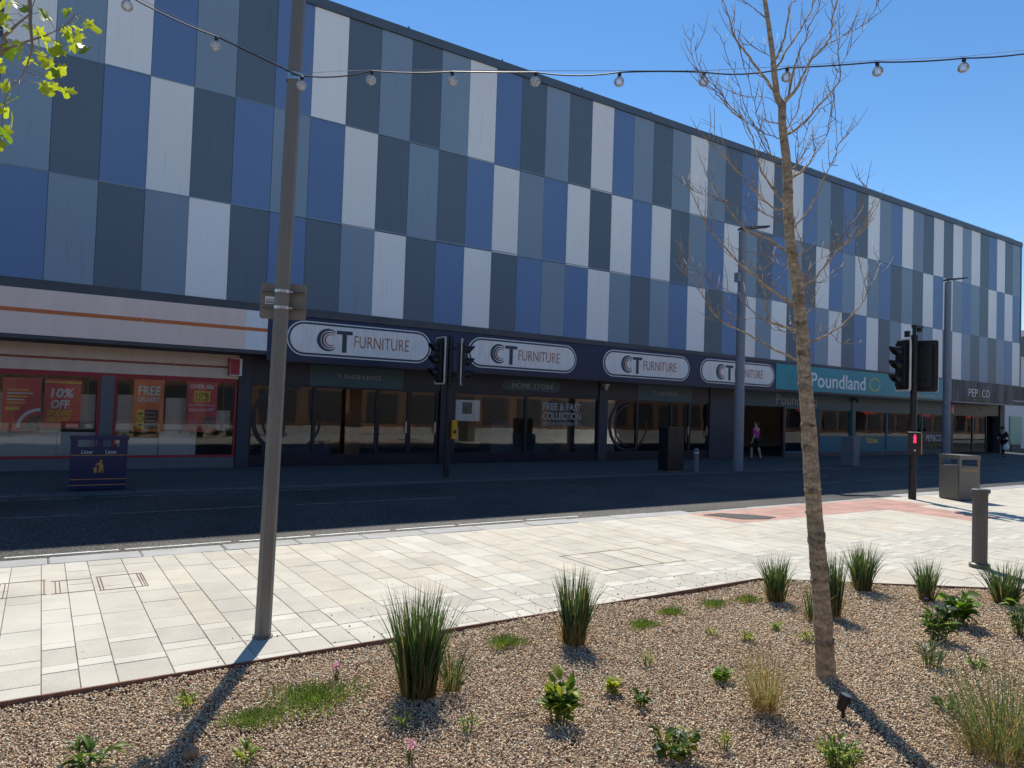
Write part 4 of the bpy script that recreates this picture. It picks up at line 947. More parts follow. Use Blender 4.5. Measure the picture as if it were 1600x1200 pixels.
PAL = np.array([(.40, .315, .225), (.42, .335, .26), (.36, .315, .265), (.62, .55, .44), (.17, .13, .10), (.48, .385, .28), (.30, .215, .15), (.54, .49, .42)])
PW = np.array([.2, .17, .16, .12, .08, .13, .07, .07])
def stones(name, x, y, z, size, parent=None):
    n = len(x)
    cube = np.array([(-1, -1, -1), (1, -1, -1), (1, 1, -1), (-1, 1, -1), (-1, -1, 1), (1, -1, 1), (1, 1, 1), (-1, 1, 1)], float) * .6
    fc = np.array([(0, 3, 2, 1), (4, 5, 6, 7), (0, 1, 5, 4), (1, 2, 6, 5), (2, 3, 7, 6), (3, 0, 4, 7)])
    v = cube[None] * (1 + RNG.uniform(-.35, .35, (n, 8, 3)))
    v *= (size[:, None] * RNG.uniform(.65, 1.25, (n, 3)) * np.array([1, 1, .75]))[:, None, :] * .5
    q = RNG.normal(size=(n, 4)); q /= np.linalg.norm(q, axis=1)[:, None]; w_, a, b, c = q.T
    Rm = np.stack([1 - 2 * (b * b + c * c), 2 * (a * b - c * w_), 2 * (a * c + b * w_), 2 * (a * b + c * w_), 1 - 2 * (a * a + c * c), 2 * (b * c - a * w_), 2 * (a * c - b * w_), 2 * (b * c + a * w_), 1 - 2 * (a * a + b * b)], 1).reshape(n, 3, 3)
    v = np.einsum('nij,nkj->nki', Rm, v) + np.stack([x, y, z], 1)[:, None, :]
    f = (fc[None] + (np.arange(n) * 8)[:, None, None]).reshape(-1, 4)
    me = bpy.data.meshes.new(name); me.vertices.add(n * 8); me.vertices.foreach_set('co', v.reshape(-1).astype(np.float32))
    me.loops.add(f.size); me.loops.foreach_set('vertex_index', f.reshape(-1).astype(np.int32))
    me.polygons.add(len(f)); me.polygons.foreach_set('loop_start', np.arange(0, f.size, 4, dtype=np.int32)); me.polygons.foreach_set('loop_total', np.full(len(f), 4, np.int32))
    me.update(calc_edges=True)
    cl = PAL[RNG.choice(len(PAL), n, p=PW)] * RNG.uniform(.8, 1.45, (n, 1)) * np.array([1.32, 1.185, 1.03]); cl = np.clip(cl, 0, .78)
    at = me.attributes.new('Col', 'FLOAT_COLOR', 'POINT'); at.data.foreach_set('color', np.repeat(np.concatenate([cl, np.ones((n, 1))], 1), 8, axis=0).reshape(-1).astype(np.float32))
    me.materials.append(M['stone']); return put(name, me, parent)
def visible(x, y, mx=60):
    d = np.stack([x, y, np.full_like(x, -1.85)], 1); zc = d @ ROT[:, 2]; u = d @ ROT[:, 0] / zc * F; v = d @ ROT[:, 1] / zc * F
    return (zc > .5) & (np.abs(u) < 800 + mx) & (v < 600 + mx)
n = 345000
gx = RNG.uniform(-.7, 10.5, n); gy = RNG.uniform(1.2, EDGE_Y, n)
keep = in_bed(gx, gy) & (visible(gx, gy, 90) | (visible(gx, gy, 420) & (RNG.random(n) < .4)))
dist = np.hypot(gx, gy); keep &= RNG.random(n) < np.clip(1.25 - (dist - 3) * .11, .45, 1)
gx, gy, dist = gx[keep], gy[keep], dist[keep]
def mound(x, y): return .010 * np.sin(x * 2.1 + y) + .008 * np.sin(y * 3.7 - x * 1.3)
tag(stones('gravel', gx, gy, mound(gx, gy) - .014 + RNG.uniform(-.006, .008, len(gx)), RNG.uniform(.008, .0175, len(gx)) * np.clip(1 + (dist - 4) * .06, 1, 1.35)), 'tan and brown pea gravel covering the planting bed', 'gravel', kind='stuff')
n = 260; sx_ = RNG.uniform(1.0, 7.0, n); sy_ = EDGE_Y + .03 + np.abs(RNG.normal(0, .38, n)); k_ = (sx_ > 2.2) | (RNG.random(n) < .2)
tag(stones('stray_gravel', sx_[k_], sy_[k_], np.full(k_.sum(), .005), RNG.uniform(.008, .017, k_.sum())), 'stray gravel stones scattered over the paving beside the bed', 'gravel', kind='stuff')

# ---- grass
def blades(name, n, r, h, spread, width, cols, parent=None, straw=.15, lean=(0, 0), segs=6, curl=.5, hvar=.35):
    vs, fs_, cl = [], [], []
    for i in range(n):
        a = random.uniform(0, 2 * math.pi); rr = r * math.sqrt(random.random())
        bx_, by_ = rr * math.cos(a), rr * math.sin(a)
        out = a + random.gauss(0, .6); tilt = abs(random.gauss(0, spread)) + spread * .3 * rr / max(r, 1e-3)
        L_ = h * random.uniform(1 - hvar, 1.05); w = width * random.uniform(.6, 1.2)
        cu = curl * random.choice((.3, .6, 1, 1.6, 2.6, 3.6)); side = out + math.pi / 2 + random.gauss(0, .8); sd = Vector((math.cos(side), math.sin(side), 0))
        p = Vector((bx_, by_, -.005)); ang = tilt * .4; b = len(vs)
        c0 = Vector(random.choice(cols)) * random.uniform(.7, 1.3); isstraw = random.random() < straw
        if isstraw: c0 = Vector((.42, .30, .13)) * random.uniform(.6, 1.2)
        for s in range(segs + 1):
            t = s / segs; ww = w * (1 - t ** 2.2) * .5 + .0003
            vs += [p - sd * ww, p + sd * ww]
            c = c0.lerp(Vector((.30, .20, .08)), max(0, .55 - t * 2.4)) if not isstraw else c0
            cl += [(*c, 1), (*c, 1)]
            ang += (tilt * .35 + (tilt + .12) * cu * t * t) / segs * 1.6
            d_ = Vector((math.cos(out) * math.sin(ang) + lean[0] * t, math.sin(out) * math.sin(ang) + lean[1] * t, math.cos(ang))); p = p + d_.normalized() * (L_ / segs)
            if p.z < .004: p.z = .004
        for s in range(segs): fs_.append((b + 2 * s, b + 2 * s + 1, b + 2 * s + 3, b + 2 * s + 2))
    me = bpy.data.meshes.new(name); me.from_pydata(vs, [], fs_); at = me.attributes.new('Col', 'FLOAT_COLOR', 'POINT')
    at.data.foreach_set('color', np.array(cl, dtype=np.float32).reshape(-1)); me.materials.append(M['blade']); me.polygons.foreach_set('use_smooth', [True] * len(me.polygons)); me.update()
    return put(name, me, parent)
GREEN = [(.065, .125, .04), (.05, .10, .035), (.09, .145, .06), (.07, .125, .07)]
OLIVE = [(.26, .26, .15), (.32, .30, .18), (.14, .17, .08)]
LAWN = [(.10, .20, .035), (.13, .23, .05), (.075, .165, .03)]
def clump(label, x, y, n, r, h, spread, cols=GREEN, width=.010, straw=.07, lean=(0, 0), group='upright grass clumps in the gravel bed', **k):
    t = thing('grass_clump', label, 'grass', (x, y, 0), group=group)
    blades('blades', n, r, h, spread, width, cols, t, straw, lean, **k)
    blades('dry_base', max(50, n // 3), r * 1.3, h * .42, max(.6, spread * 2.4), .0032, [(.42, .29, .13), (.33, .2, .09)], t, .6); return t
clump('largest upright grass clump, left of centre in the gravel bed', 2.10, 4.16, 430, .11, .70, .21, width=.0125, straw=.05, hvar=.5)
blades('blades', 70, .05, .36, .5, .008, GREEN, thing('grass_clump', 'small spreading grass tuft beside the largest grass clump', 'grass', (2.32, 4.12, 0)), .1)
clump('tall narrow grass clump standing at the bed edge in the centre', 3.62, 4.48, 330, .085, .60, .20, width=.012, straw=.05, hvar=.45)
clump('grass clump at the bed edge just left of the young tree', 6.25, 4.54, 210, .08, .47, .33)
clump('tall narrow grass clump directly behind the tree trunk', 6.30, 3.96, 220, .07, .60, .13)
clump('grass clump at the bed edge just right of the tree trunk', 7.50, 4.37, 260, .09, .52, .30, lean=(.10, -.06))
clump('small fan-shaped grass clump between the tree and the bollard', 7.74, 3.82, 150, .07, .44, .33)
clump('grass clump in front of the foot of the bollard', 8.32, 3.33, 250, .10, .46, .45)
clump('small grass tuft peeking out left of the tree trunk', 5.95, 3.95, 40, .05, .36, .4)
clump('pale feathery straw-coloured grass left of the tree foot', 3.90, 2.90, 280, .07, .46, .70, OLIVE, .0026, .28, (-.12, .06), 'feathery grasses', curl=.7)
clump('big feathery green grass spilling over the lower right corner', 4.55, 1.86, 420, .15, .66, .85, [(.10, .15, .06), (.13, .18, .08), (.08, .13, .05)], .0032, .12, (-.30, .12), 'feathery grasses', curl=.8)
def mat_patch(label, x, y, rx_, ry_, n, h=.045, w=.004):
    vs = MB(); t = thing('grass_patch', label, 'grass', (x, y, 0)); cl = []
    me = None; parts = blades('blades', n, 1.0, h, .6, w, LAWN, t, .06, segs=2)
    co = np.empty(len(parts.data.vertices) * 3, np.float32); parts.data.vertices.foreach_get('co', co); co = co.reshape(-1, 6, 3)
    base = co[:, :2, :2].mean(1); r0 = np.hypot(base[:, 0], base[:, 1]); jit = RNG.normal(0, .26, base.shape)
    nb_ = base * np.array([rx_, ry_]) * (1 + .35 * np.sin(np.arctan2(base[:, 1], base[:, 0]) * 3 + x * 5))[:, None] * (.35 + .65 * r0)[:, None] + jit * min(rx_, ry_)
    co[:, :, :2] += (nb_ - base)[:, None, :]; parts.data.vertices.foreach_set('co', co.reshape(-1)); parts.data.update(); parts['kind'] = 'stuff'
mat_patch('largest low mat of green grass, left of the largest grass clump', 1.50, 4.40, .25, .22, 1500, .07, .005)
mat_patch('low mat of thin grass below the largest mat at left', 1.12, 4.28, .18, .13, 1100, .05)
mat_patch('small low grass mat right of the largest grass clump', 3.14, 4.72, .15, .11, 900, .05)
for lab, x, y in (('low grass mat right of the narrow centre clump, darkest of that row', 4.95, 4.72), ('low grass mat third along the bed edge towards the tree', 5.55, 4.72), ('low grass mat nearest the left edge clump beside the tree', 6.0, 4.68), ('low yellowish grass mat right of the narrow centre clump', 4.45, 4.55)):
    mat_patch(lab, x, y, .14, .09, 650, .045)

# ---- leafy plants
def leaf_mesh(name, L_=1.0, w=.42, fold=.25, curl=.35, n=5, lobes=0.0):
    vs, fs_ = [], []
    for i in range(n + 1):
        t = i / n; ww = w * math.sin(math.pi * min(1, t ** .8 * .96 + .03)) * (1 + lobes * math.sin(t * 22)) ; z = -curl * t * t
        vs += [(-ww * .5, t * L_, z + ww * fold), (0, t * L_, z), (ww * .5, t * L_, z + ww * fold)]
    for i in range(n):
        b = i * 3; fs_ += [(b, b + 1, b + 4, b + 3), (b + 1, b + 2, b + 5, b + 4)]
    me = bpy.data.meshes.new(name); me.from_pydata(vs, [], fs_); me.polygons.foreach_set('use_smooth', [True] * len(me.polygons)); me.update(); return me
LM = {}
for k, args in dict(broad=(1, .5, .2, .35), long=(1, .26, .2, .4), round=(1, .75, .15, .25, 5, .08), thin=(1, .13, .2, .3)).items():
    for m in ('leafdark', 'leafbright', 'leafyellow', 'leafgrey', 'purple', 'pink'):
        me = leaf_mesh('leaf', *args); me.materials.append(M[m]); LM[k, m] = me
STEM = mat('stem', (.10, .14, .04), .6)
def leafy(label, x, y, n, r, h, shape, mats, ls, up=.5, flowers=None, cat='plant', group='leafy plants in the gravel bed'):
    t = thing('leafy_plant', label, cat, (x, y, 0), group=group); st = MB(); ns_ = max(3, n // 6)
    tips = []
    for i in range(ns_):
        a = 2 * math.pi * i / ns_ + random.uniform(-.3, .3); rr = r * random.uniform(.25, .8); hh = h * random.uniform(.55, 1)
        p1 = (rr * math.cos(a), rr * math.sin(a), hh); b0 = (rr * .5 * math.cos(a), rr * .5 * math.sin(a)); st.tube([(b0[0], b0[1], -.01), (p1[0] * .75, p1[1] * .75, hh * .6), p1], [.004, .003, .002], 5); tips.append(p1)
    st.build('stem', STEM, t)
    for i in range(n):
        tip = tips[i % ns_]; u = random.uniform(.06, 1) ** .8
        uu = .5 + .5 * u; p = Vector((tip[0] * uu, tip[1] * uu, tip[2] * u * random.uniform(.8, 1.0) + .005)); a = random.uniform(0, 2 * math.pi) if random.random() < .5 else math.atan2(tip[1], tip[0]) + random.gauss(0, .7)
        L_ = ls * random.uniform(.65, 1.2)
        put('leaf', LM[shape, random.choice(mats)], t, p, (random.gauss(up, .35), random.gauss(0, .3), a - math.pi / 2), (L_, L_, L_))
    if flowers:
        fm_, cnt, fh = flowers
        for i in range(cnt):
            p = Vector((random.uniform(-r, r) * .8, random.uniform(-r, r) * .8, fh * random.uniform(.75, 1.05)))
            MB().tube([(p.x * .3, p.y * .3, 0), tuple(p)], .002, 4).build('flower_stalk', STEM, t)
            for j in range(7): put('petal', LM['long', fm_], t, p, (random.uniform(.1, .9), 0, j * .9 + random.random() * .3), (.024, .024, .024))
    return t
leafy('leafy green perennial with dark and lime leaves, centre foreground', 2.64, 3.38, 95, .12, .25, 'broad', ['leafbright', 'leafdark', 'leafbright', 'leafyellow'], .095, .75)
leafy('dense bright green rounded plant near the bollard', 7.12, 3.22, 130, .17, .27, 'round', ['leafbright', 'leafbright', 'leafdark'], .11, .55)
leafy('dark leafy plant with purple flowers right of the tree', 6.45, 3.08, 110, .15, .28, 'broad', ['leafdark', 'leafdark', 'leafbright', 'leafgrey'], .085, .6, ('purple', 4, .36))
leafy('thin straggly plant just below the purple flowered one', 5.68, 2.76, 90, .13, .18, 'thin', ['leafgrey', 'leafdark', 'leafgrey'], .09, .9)
leafy('bushy plant with small leaves cut by the right edge', 7.30, 2.78, 150, .19, .30, 'long', ['leafbright', 'leafgrey', 'leafdark'], .085, .6)
leafy('lime green ferny plant at the bottom edge right of centre', 3.62, 2.22, 190, .15, .16, 'long', ['leafbright', 'leafyellow', 'leafbright'], .055, .5)
leafy('variegated low plant at the bottom edge in the centre', 2.93, 2.74, 120, .16, .15, 'round', ['leafyellow', 'leafdark', 'leafgrey'], .05, .5)
leafy('dandelion-like rosette beside the column shadow at left', .80, 4.62, 26, .07, .06, 'thin', ['leafbright', 'leafyellow'], .11, .8)
leafy('low spreading weed at the bottom edge far left', .27, 4.16, 40, .15, .07, 'long', ['leafbright', 'leafdark'], .09, .6)
leafy('yellow-green weed at the bottom edge left of centre', .95, 3.80, 26, .08, .06, 'long', ['leafyellow', 'leafbright'], .07, .7)
small = [('yellow-green seedling below the largest grass clump', 628, 1135, 'thin', 'leafyellow'), ('tiny green seedling between the largest clump and the central perennial', 732, 1142, 'thin', 'leafbright'),
         ('low variegated plant right of the central perennial', 957, 1080, 'round', 'leafyellow'), ('flat dark rosette in the middle of the gravel', 1003, 1103, 'broad', 'leafdark'),
         ('small yellow-green tuft above the feathery straw grass, left one', 1112, 995, 'thin', 'leafyellow'), ('small yellow-green tuft above the feathery straw grass, middle one', 1168, 1003, 'long', 'leafyellow'),
         ('small leafy tuft above the feathery straw grass, right one', 1213, 985, 'long', 'leafbright'), ('small leafy plant at the left flank of the feathery straw grass', 1128, 1062, 'round', 'leafbright'),
         ('bright yellow seedling near the bottom edge right of the variegated plant', 1133, 1168, 'thin', 'leafyellow'), ('small plant tucked against the left side of the tree trunk', 1262, 1003, 'long', 'leafyellow'),
         ('tiny yellow seedling in the open gravel centre right', 1010, 1038, 'thin', 'leafyellow'), ('tiny seedling alone in the gravel at far right', 1528, 1045, 'long', 'leafbright'),
         ('small green plant behind the lower right feathery grass', 1478, 1110, 'broad', 'leafdark'), ('small yellow-green plant inside the lower right feathery grass', 1565, 1125, 'long', 'leafyellow')]
for lab, px_, py_, sh, m in small:
    r_ = ROT @ np.array([(px_ - 800) / F, (py_ - 600) / F, 1]); p = CAM + r_ * (-1.85 / r_[2])
    leafy(lab, p[0], p[1], 34, .07, .07, sh, [m, 'leafbright', m], .06, .7, group='small weeds in the gravel')
for lab, px_, py_ in (('pink flowered sprig at the bottom edge left of centre', 640, 1190), ('pink flower at the top of the largest grass mat', 525, 1062)):
    r_ = ROT @ np.array([(px_ - 800) / F, (py_ - 600) / F, 1]); p = CAM + r_ * (-1.85 / r_[2])
    leafy(lab, p[0], p[1], 8, .04, .05, 'thin', ['leafdark'], .05, .9, ('pink', 5, .10), 'flower')
# uplighter, rock, twig
ul = thing('garden_uplight', 'small black spike uplight at the foot of the tree', 'light', (4.27, 2.60, 0), math.radians(30)); ul.scale = (.8, .8, .8)
MB().tube([(0, 0, -.03), (0, 0, .05)], [.012, .018], 8).build('spike', M['black'], ul)
MB().tube([(0, .02, .03), (.0, -.01, .12), (0, -.02, .15)], [.032, .045, .047], 12).build('housing', M['black'], ul)
MB().tube([(0, -.021, .1505), (0, -.022, .154)], [.04, .04], 12).build('lens', M['photo'], ul)
rk = MB(); rk.tube([(0, 0, -.02), (.004, 0, .012), (0, .004, .032), (0, 0, .045)], [.03, .042, .034, .012], 7)
o = rk.build('rock', mat('rock_brown', (.32, .22, .14), .85, var=.3, scale=40, bump=.5)); o.location = (.72, 4.0, 0); tag(o, 'fist-sized brown rock beside the column shadow', 'rock')
o = MB().tube([(0, 0, .01), (.12, -.05, .018), (.24, -.07, .012)], [.004, .004, .002], 5).build('fallen_twig', M['twig']); o.location = (2.35, 3.62, 0); tag(o, 'thin fallen twig on the gravel left of the central perennial', 'twig')

# ------------------------------------------------------------------ young street tree (bare)
TD = 5.118
def tp(x, y, dd=0.0): return Vector(pt(x, y, TD + dd + .03 * (1055 - y) / 217))
tree = thing('street_tree', 'young bare street tree with knotted trunk in the gravel bed', 'tree', tuple(Vector((4.79, 3.05, 0))))
tr = [(1292, 1085, 26), (1291, 1066, 21), (1290, 1050, 17.5), (1288, 1010, 15.5), (1284, 940, 14.5), (1277, 860, 14), (1273, 810, 13.6), (1268, 740, 13), (1264, 670, 12.5), (1260, 620, 11.5), (1256, 575, 11), (1254, 520, 10.5), (1249, 480, 10.2), (1246, 440, 9.8), (1238, 405, 9), (1234, 368, 8.4), (1231, 320, 8.4), (1231, 280, 8), (1229, 250, 7.6), (1225, 219, 7.2), (1222, 190, 6.8), (1222, 166, 6.6), (1214, 151, 5.4), (1211, 122, 4.8), (1207, 83, 4.4), (1201, 39, 4.0), (1195, 0, 3.6), (1190, -60, 2.8), (1186, -130, 1.8), (1184, -190, .8)]
tr = [(a, b, c * .9) for a, b, c in tr]
pts, rad = [], []
for (x0, y0, r0), (x1, y1, r1) in zip(tr[:-1], tr[1:]):
    ns2 = max(2, int(abs(y1 - y0) / 12))
    for i in range(ns2):
        t_ = i / ns2; pts.append(tp(x0 + (x1 - x0) * t_, y0 + (y1 - y0) * t_)); rad.append((r0 + (r1 - r0) * t_) * TD / F * (1 + random.uniform(-.035, .05)))
q = MB(); q.tube(pts, rad, 14); trunk = q.build('trunk', M['bark'], tree, smooth=True, world=True)
ys = [-v[1] for v in tr]
def trunk_at(y): return float(np.interp(-y, ys, [v[0] for v in tr])), float(np.interp(-y, ys, [v[2] for v in tr])) * TD / F
for y, hh in ((1003, 9), (975, 12), (905, 8), (884, 14), (845, 6), (836, 12), (766, 8), (741, 5), (700, 10), (665, 6), (606, 15), (590, 5), (552, 12), (505, 8), (468, 14), (395, 10), (345, 14), (300, 8), (165, 9)):
    kn = MB(); pts_, rd_ = [], []                    # branch collars: uneven dark swellings round the trunk
    for k_ in range(6):
        yy = y + hh * (k_ / 5 - .5) * 1.3; xc, r_ = trunk_at(yy)
        pts_.append(tp(xc + random.uniform(-.8, .8), yy)); rd_.append(r_ * (1.0 + .075 * math.sin(math.pi * k_ / 5)) - (.002 if k_ in (0, 5) else 0))
    kn.tube(pts_, rd_, 14, cap=False); ph = random.uniform(0, 6.28)
    for k_ in range(6):
        for a_ in range(14):
            i_ = k_ * 14 + a_; f_ = .955 + .10 * max(0, math.cos(2 * math.pi * a_ / 14 - ph)) ** 1.5; kn.v[i_] = tuple(pts_[k_] + (Vector(kn.v[i_]) - pts_[k_]) * f_)
    kn.v = [tuple(Vector(v) + Vector((random.gauss(0, .0012), random.gauss(0, .0012), random.gauss(0, .003)))) for v in kn.v]
    kn.build('collar', M['barkdark'], trunk, smooth=True, world=True)
for x, y in ((-1, 846), (1, 905), (-1, 800), (-1, 985), (1, 765), (-1, 606), (-1, 665), (1, 590), (1, 470), (-1, 345)):
    xc, r_ = trunk_at(y); ax = (Vector(ROT[:, 0]) * x + Vector(ROT[:, 2]) * random.uniform(-.8, .2)).normalized(); c = tp(xc, y) + ax * (r_ - .006); rr = random.uniform(.010, .017); kn = MB()
    kn.tube([c - ax * .012, c + ax * .006 + Vector((0, 0, .004)), c + ax * .012 + Vector((0, 0, .006))], [rr * 1.7, rr * 1.1, rr * .5], 8); kn.build('knot', M['bark'], trunk, smooth=True, world=True)

ZA = lambda X, Y: (1050 + X / 4.571, Y / 4.571)
ZB = lambda X, Y: (1050 + X / 3.749, 240 + Y / 3.749)
branches = [   # (zoom map, points, start radius in mm, depth bend, side shoots)
    (ZA, [(725, 650), (690, 590), (610, 490), (540, 390), (500, 340), (430, 220), (400, 100), (360, -20), (330, -120)], 10, -.4),
    (ZA, [(760, 460), (830, 340), (920, 210), (1000, 60), (1030, -60), (1050, -200)], 9, .5),
    (ZA, [(755, 400), (800, 270), (830, 110), (850, 30), (920, -40), (960, -200)], 8, -.3),
    (ZA, [(820, 700), (860, 540), (895, 410), (960, 260), (985, 170), (1040, 80), (1080, -60)], 9, .2),
    (ZA, [(830, 710), (900, 610), (980, 450), (1070, 350), (1135, 250), (1145, 130), (1180, 0), (1200, -120)], 10, -.5),
    (ZA, [(1070, 350), (1190, 270), (1310, 210), (1420, 120), (1480, 0)], 4, -.6),
    (ZA, [(840, 950), (950, 870), (1050, 750), (1155, 640), (1200, 560), (1190, 400), (1195, 250), (1180, 80)], 9, .4),
    (ZA, [(1155, 640), (1150, 720), (1130, 850), (1110, 960), (1060, 1060)], 3.4, .4),
    (ZA, [(1155, 650), (1170, 850), (1175, 1100), (1140, 1189)], 3, .6),
    (ZA, [(825, 910), (890, 800), (930, 640), (970, 500), (1000, 400), (1090, 280), (1200, 120)], 5, -.2),
    (ZB, [(705, 140), (750, 110), (800, 60), (830, 10), (842, -30)], 11, .2),
    (ZA, [(1090, 965), (1120, 880), (1140, 700), (1180, 520), (1300, 300)], 3.4, .2),
    (ZB, [(655, 285), (580, 190), (520, 100), (508, 43), (476, -80), (447, -145), (418, -203)], 9, -.2),
    (ZA, [(510, 870), (430, 800), (370, 730), (300, 650), (240, 600), (150, 430), (135, 300), (160, 230)], 5, -.3),
    (ZA, [(505, 860), (400, 740), (330, 640), (265, 580), (190, 470), (165, 340)], 3.6, -.5),
    (ZA, [(775, 990), (680, 960), (620, 920), (560, 870), (500, 760), (480, 640)], 4.5, .3),
    (ZA, [(750, 745), (690, 700), (600, 690), (500, 680), (390, 640)], 3.4, .5),
    (ZA, [(725, 415), (640, 370), (560, 330), (480, 320)], 3.0, .3),
    (ZA, [(755, 880), (700, 870), (660, 850)], 5, -.2),
    (ZA, [(680, 150), (630, 95), (560, 40), (500, 0), (420, -80)], 6, .4),
    (ZA, [(700, 1110), (590, 900), (520, 760), (480, 620), (400, 420), (340, 250)], 4, .3),
    (ZA, [(730, 1160), (660, 970), (610, 850), (590, 720), (540, 560), (500, 400), (440, 210)], 4.2, -.3),
    (ZA, [(880, 1189), (900, 1050), (890, 960), (860, 940)], 3.6, .1),
    (ZA, [(900, 1170), (980, 1000), (1040, 880), (1090, 800)], 3.6, .4),
    (ZA, [(890, 1180), (940, 1020), (980, 860)], 3.2, -.2),
    (ZB, [(715, 430), (800, 330), (870, 200), (910, 100), (960, 0), (985, -70), (1030, -130)], 6, -.4),
    (ZB, [(650, 330), (605, 325), (500, 240), (420, 140), (340, 60), (280, 0), (200, -90)], 8, -.5),
    (ZB, [(680, 580), (560, 500), (440, 450), (380, 390), (330, 320), (300, 270), (220, 150), (180, 60)], 9, .5),
    (ZB, [(300, 275), (200, 245), (130, 220), (70, 180)], 3, .6),
    (ZB, [(705, 885), (600, 810), (490, 720), (400, 650), (330, 570), (270, 500), (190, 400), (130, 260)], 10, -.5),
    (ZB, [(730, 1040), (640, 1010), (570, 980), (555, 900), (540, 800), (500, 720), (470, 660)], 10, .3),
    (ZB, [(570, 985), (480, 930), (400, 850), (240, 750), (100, 690)], 4, .5),
    (ZB, [(740, 1215), (600, 1150), (480, 1080), (380, 1025), (310, 1000), (240, 930), (180, 830), (100, 720), (30, 600)], 7, -.3),
    (ZB, [(770, 770), (850, 720), (920, 620), (960, 560), (1050, 510), (1110, 440), (1150, 360), (1190, 270)], 7, -.3),
    (ZB, [(930, 610), (1000, 480), (1100, 300), (1140, 190)], 3, -.2),
    (ZB, [(915, 630), (940, 540), (965, 470)], 3, -.1), (ZB, [(960, 560), (1000, 520), (1060, 440), (1110, 400)], 3, -.5),
    (ZB, [(775, 770), (870, 750), (940, 700), (1000, 660)], 4, .3), (ZB, [(785, 765), (800, 690), (850, 630), (960, 570)], 4, .1),
    (ZB, [(775, 950), (800, 930), (830, 850), (800, 790)], 8, .1), (ZB, [(755, 1135), (870, 1080), (960, 1030), (1060, 940), (1130, 850), (1140, 800), (1120, 740), (1095, 620)], 7, .4),
    (ZB, [(1140, 840), (1180, 750), (1220, 640)], 3, .5), (ZB, [(930, 1060), (990, 1110), (1110, 1105)], 2.6, .5),
    (ZB, [(715, 610), (770, 580), (745, 480), (715, 370)], 7, -.2), (ZB, [(690, 660), (610, 640), (560, 600), (420, 575)], 3.4, .4),
    (ZB, [(705, 900), (690, 950), (700, 1010)], 4, -.2), (ZB, [(570, 880), (600, 820), (590, 780), (630, 720)], 3, .2), (ZB, [(700, 420), (600, 380), (480, 330), (330, 290), (230, 265)], 3.2, .3),
    (ZB, [(720, 1050), (600, 1030), (500, 960), (360, 970), (280, 870), (240, 780)], 3.4, .6), (ZB, [(660, 580), (560, 640), (530, 520), (470, 470)], 3, .1)]
def smooth_path(ps, n=4):
    out = []
    for i in range(len(ps) - 1):
        p0, p1, p2, p3 = ps[max(i - 1, 0)], ps[i], ps[i + 1], ps[min(i + 2, len(ps) - 1)]
        for j in range(n):
            t = j / n; out.append(.5 * ((2 * p1) + (p2 - p0) * t + (2 * p0 - 5 * p1 + 4 * p2 - p3) * t * t + (3 * p1 - p0 - 3 * p2 + p3) * t ** 3))
    out.append(ps[-1]); return out
VR, VU, VF = Vector(ROT[:, 0]), Vector((0, 0, 1)), Vector(ROT[:, 2])
samples = []
for bi_, (zm, ps, r0, dd) in enumerate(branches):
    L_ = len(ps); px2 = [zm(*p) for p in ps]; xc, r_ = trunk_at(px2[0][1])
    if abs(px2[0][0] - xc) < 26:                                 # grows from the trunk
        d0 = 0.0; px2 = [(trunk_at(px2[0][1] + 6)[0], px2[0][1] + 6)] + px2
    else:                                                        # grows from an earlier branch
        near_ = min(samples, key=lambda q_: (q_[0] - px2[0][0]) ** 2 + (q_[1] - px2[0][1]) ** 2); d0 = near_[2]; px2[0] = near_[:2]
    ds = [d0 + (dd - d0) * (i / (len(px2) - 1)) ** 1.2 for i in range(len(px2))]
    P3 = [tp(*p, d_) for p, d_ in zip(px2, ds)]
    for (pa, da), (pb, db) in zip(zip(px2[:-1], ds[:-1]), zip(px2[1:], ds[1:])):
        for k_ in range(6): samples.append((pa[0] + (pb[0] - pa[0]) * k_ / 6, pa[1] + (pb[1] - pa[1]) * k_ / 6, da + (db - da) * k_ / 6))
    samples.append((*px2[-1], ds[-1]))
    path = smooth_path(P3, 4); n = len(path); r0 = r0 * .00125
    path = [p + Vector((random.gauss(0, .003), random.gauss(0, .003), random.gauss(0, .003))) if 0 < i else p for i, p in enumerate(path)]
    q = MB(); q.tube(path, [max(.0024, r0 * (1 - .78 * (i / (n - 1)) ** .8)) for i in range(n)], 6)
    for i in range(3, n):                                        # side shoots
        if random.random() < .5:
            d_ = (path[i] - path[i - 1]).normalized(); s_ = random.choice((-1, 1))
            o_ = (VR * s_ * random.uniform(.4, 1) + VF * random.uniform(-.9, .9) + VU * random.uniform(.1, .8)).normalized()
            l_ = random.uniform(.05, .26) if r0 > .0032 else random.uniform(.03, .13)
            e1 = path[i] + (d_ * .8 + o_ * .7).normalized() * l_ * .5; e2 = e1 + (d_ * .7 + o_ * .4 + VU * .45).normalized() * l_ * .55
            q.tube([path[i], e1, e2], [.0028, .0022, .0013], 4)
            if l_ > .12:
                f1 = e1 + (d_ * .3 - o_ * .5 + VU * .4).normalized() * l_ * .35; q.tube([e1, f1], [.0015, .001], 4)
    q.build('branch', M['twig' if r0 < .006 else 'bark'], tree, smooth=True, world=True)

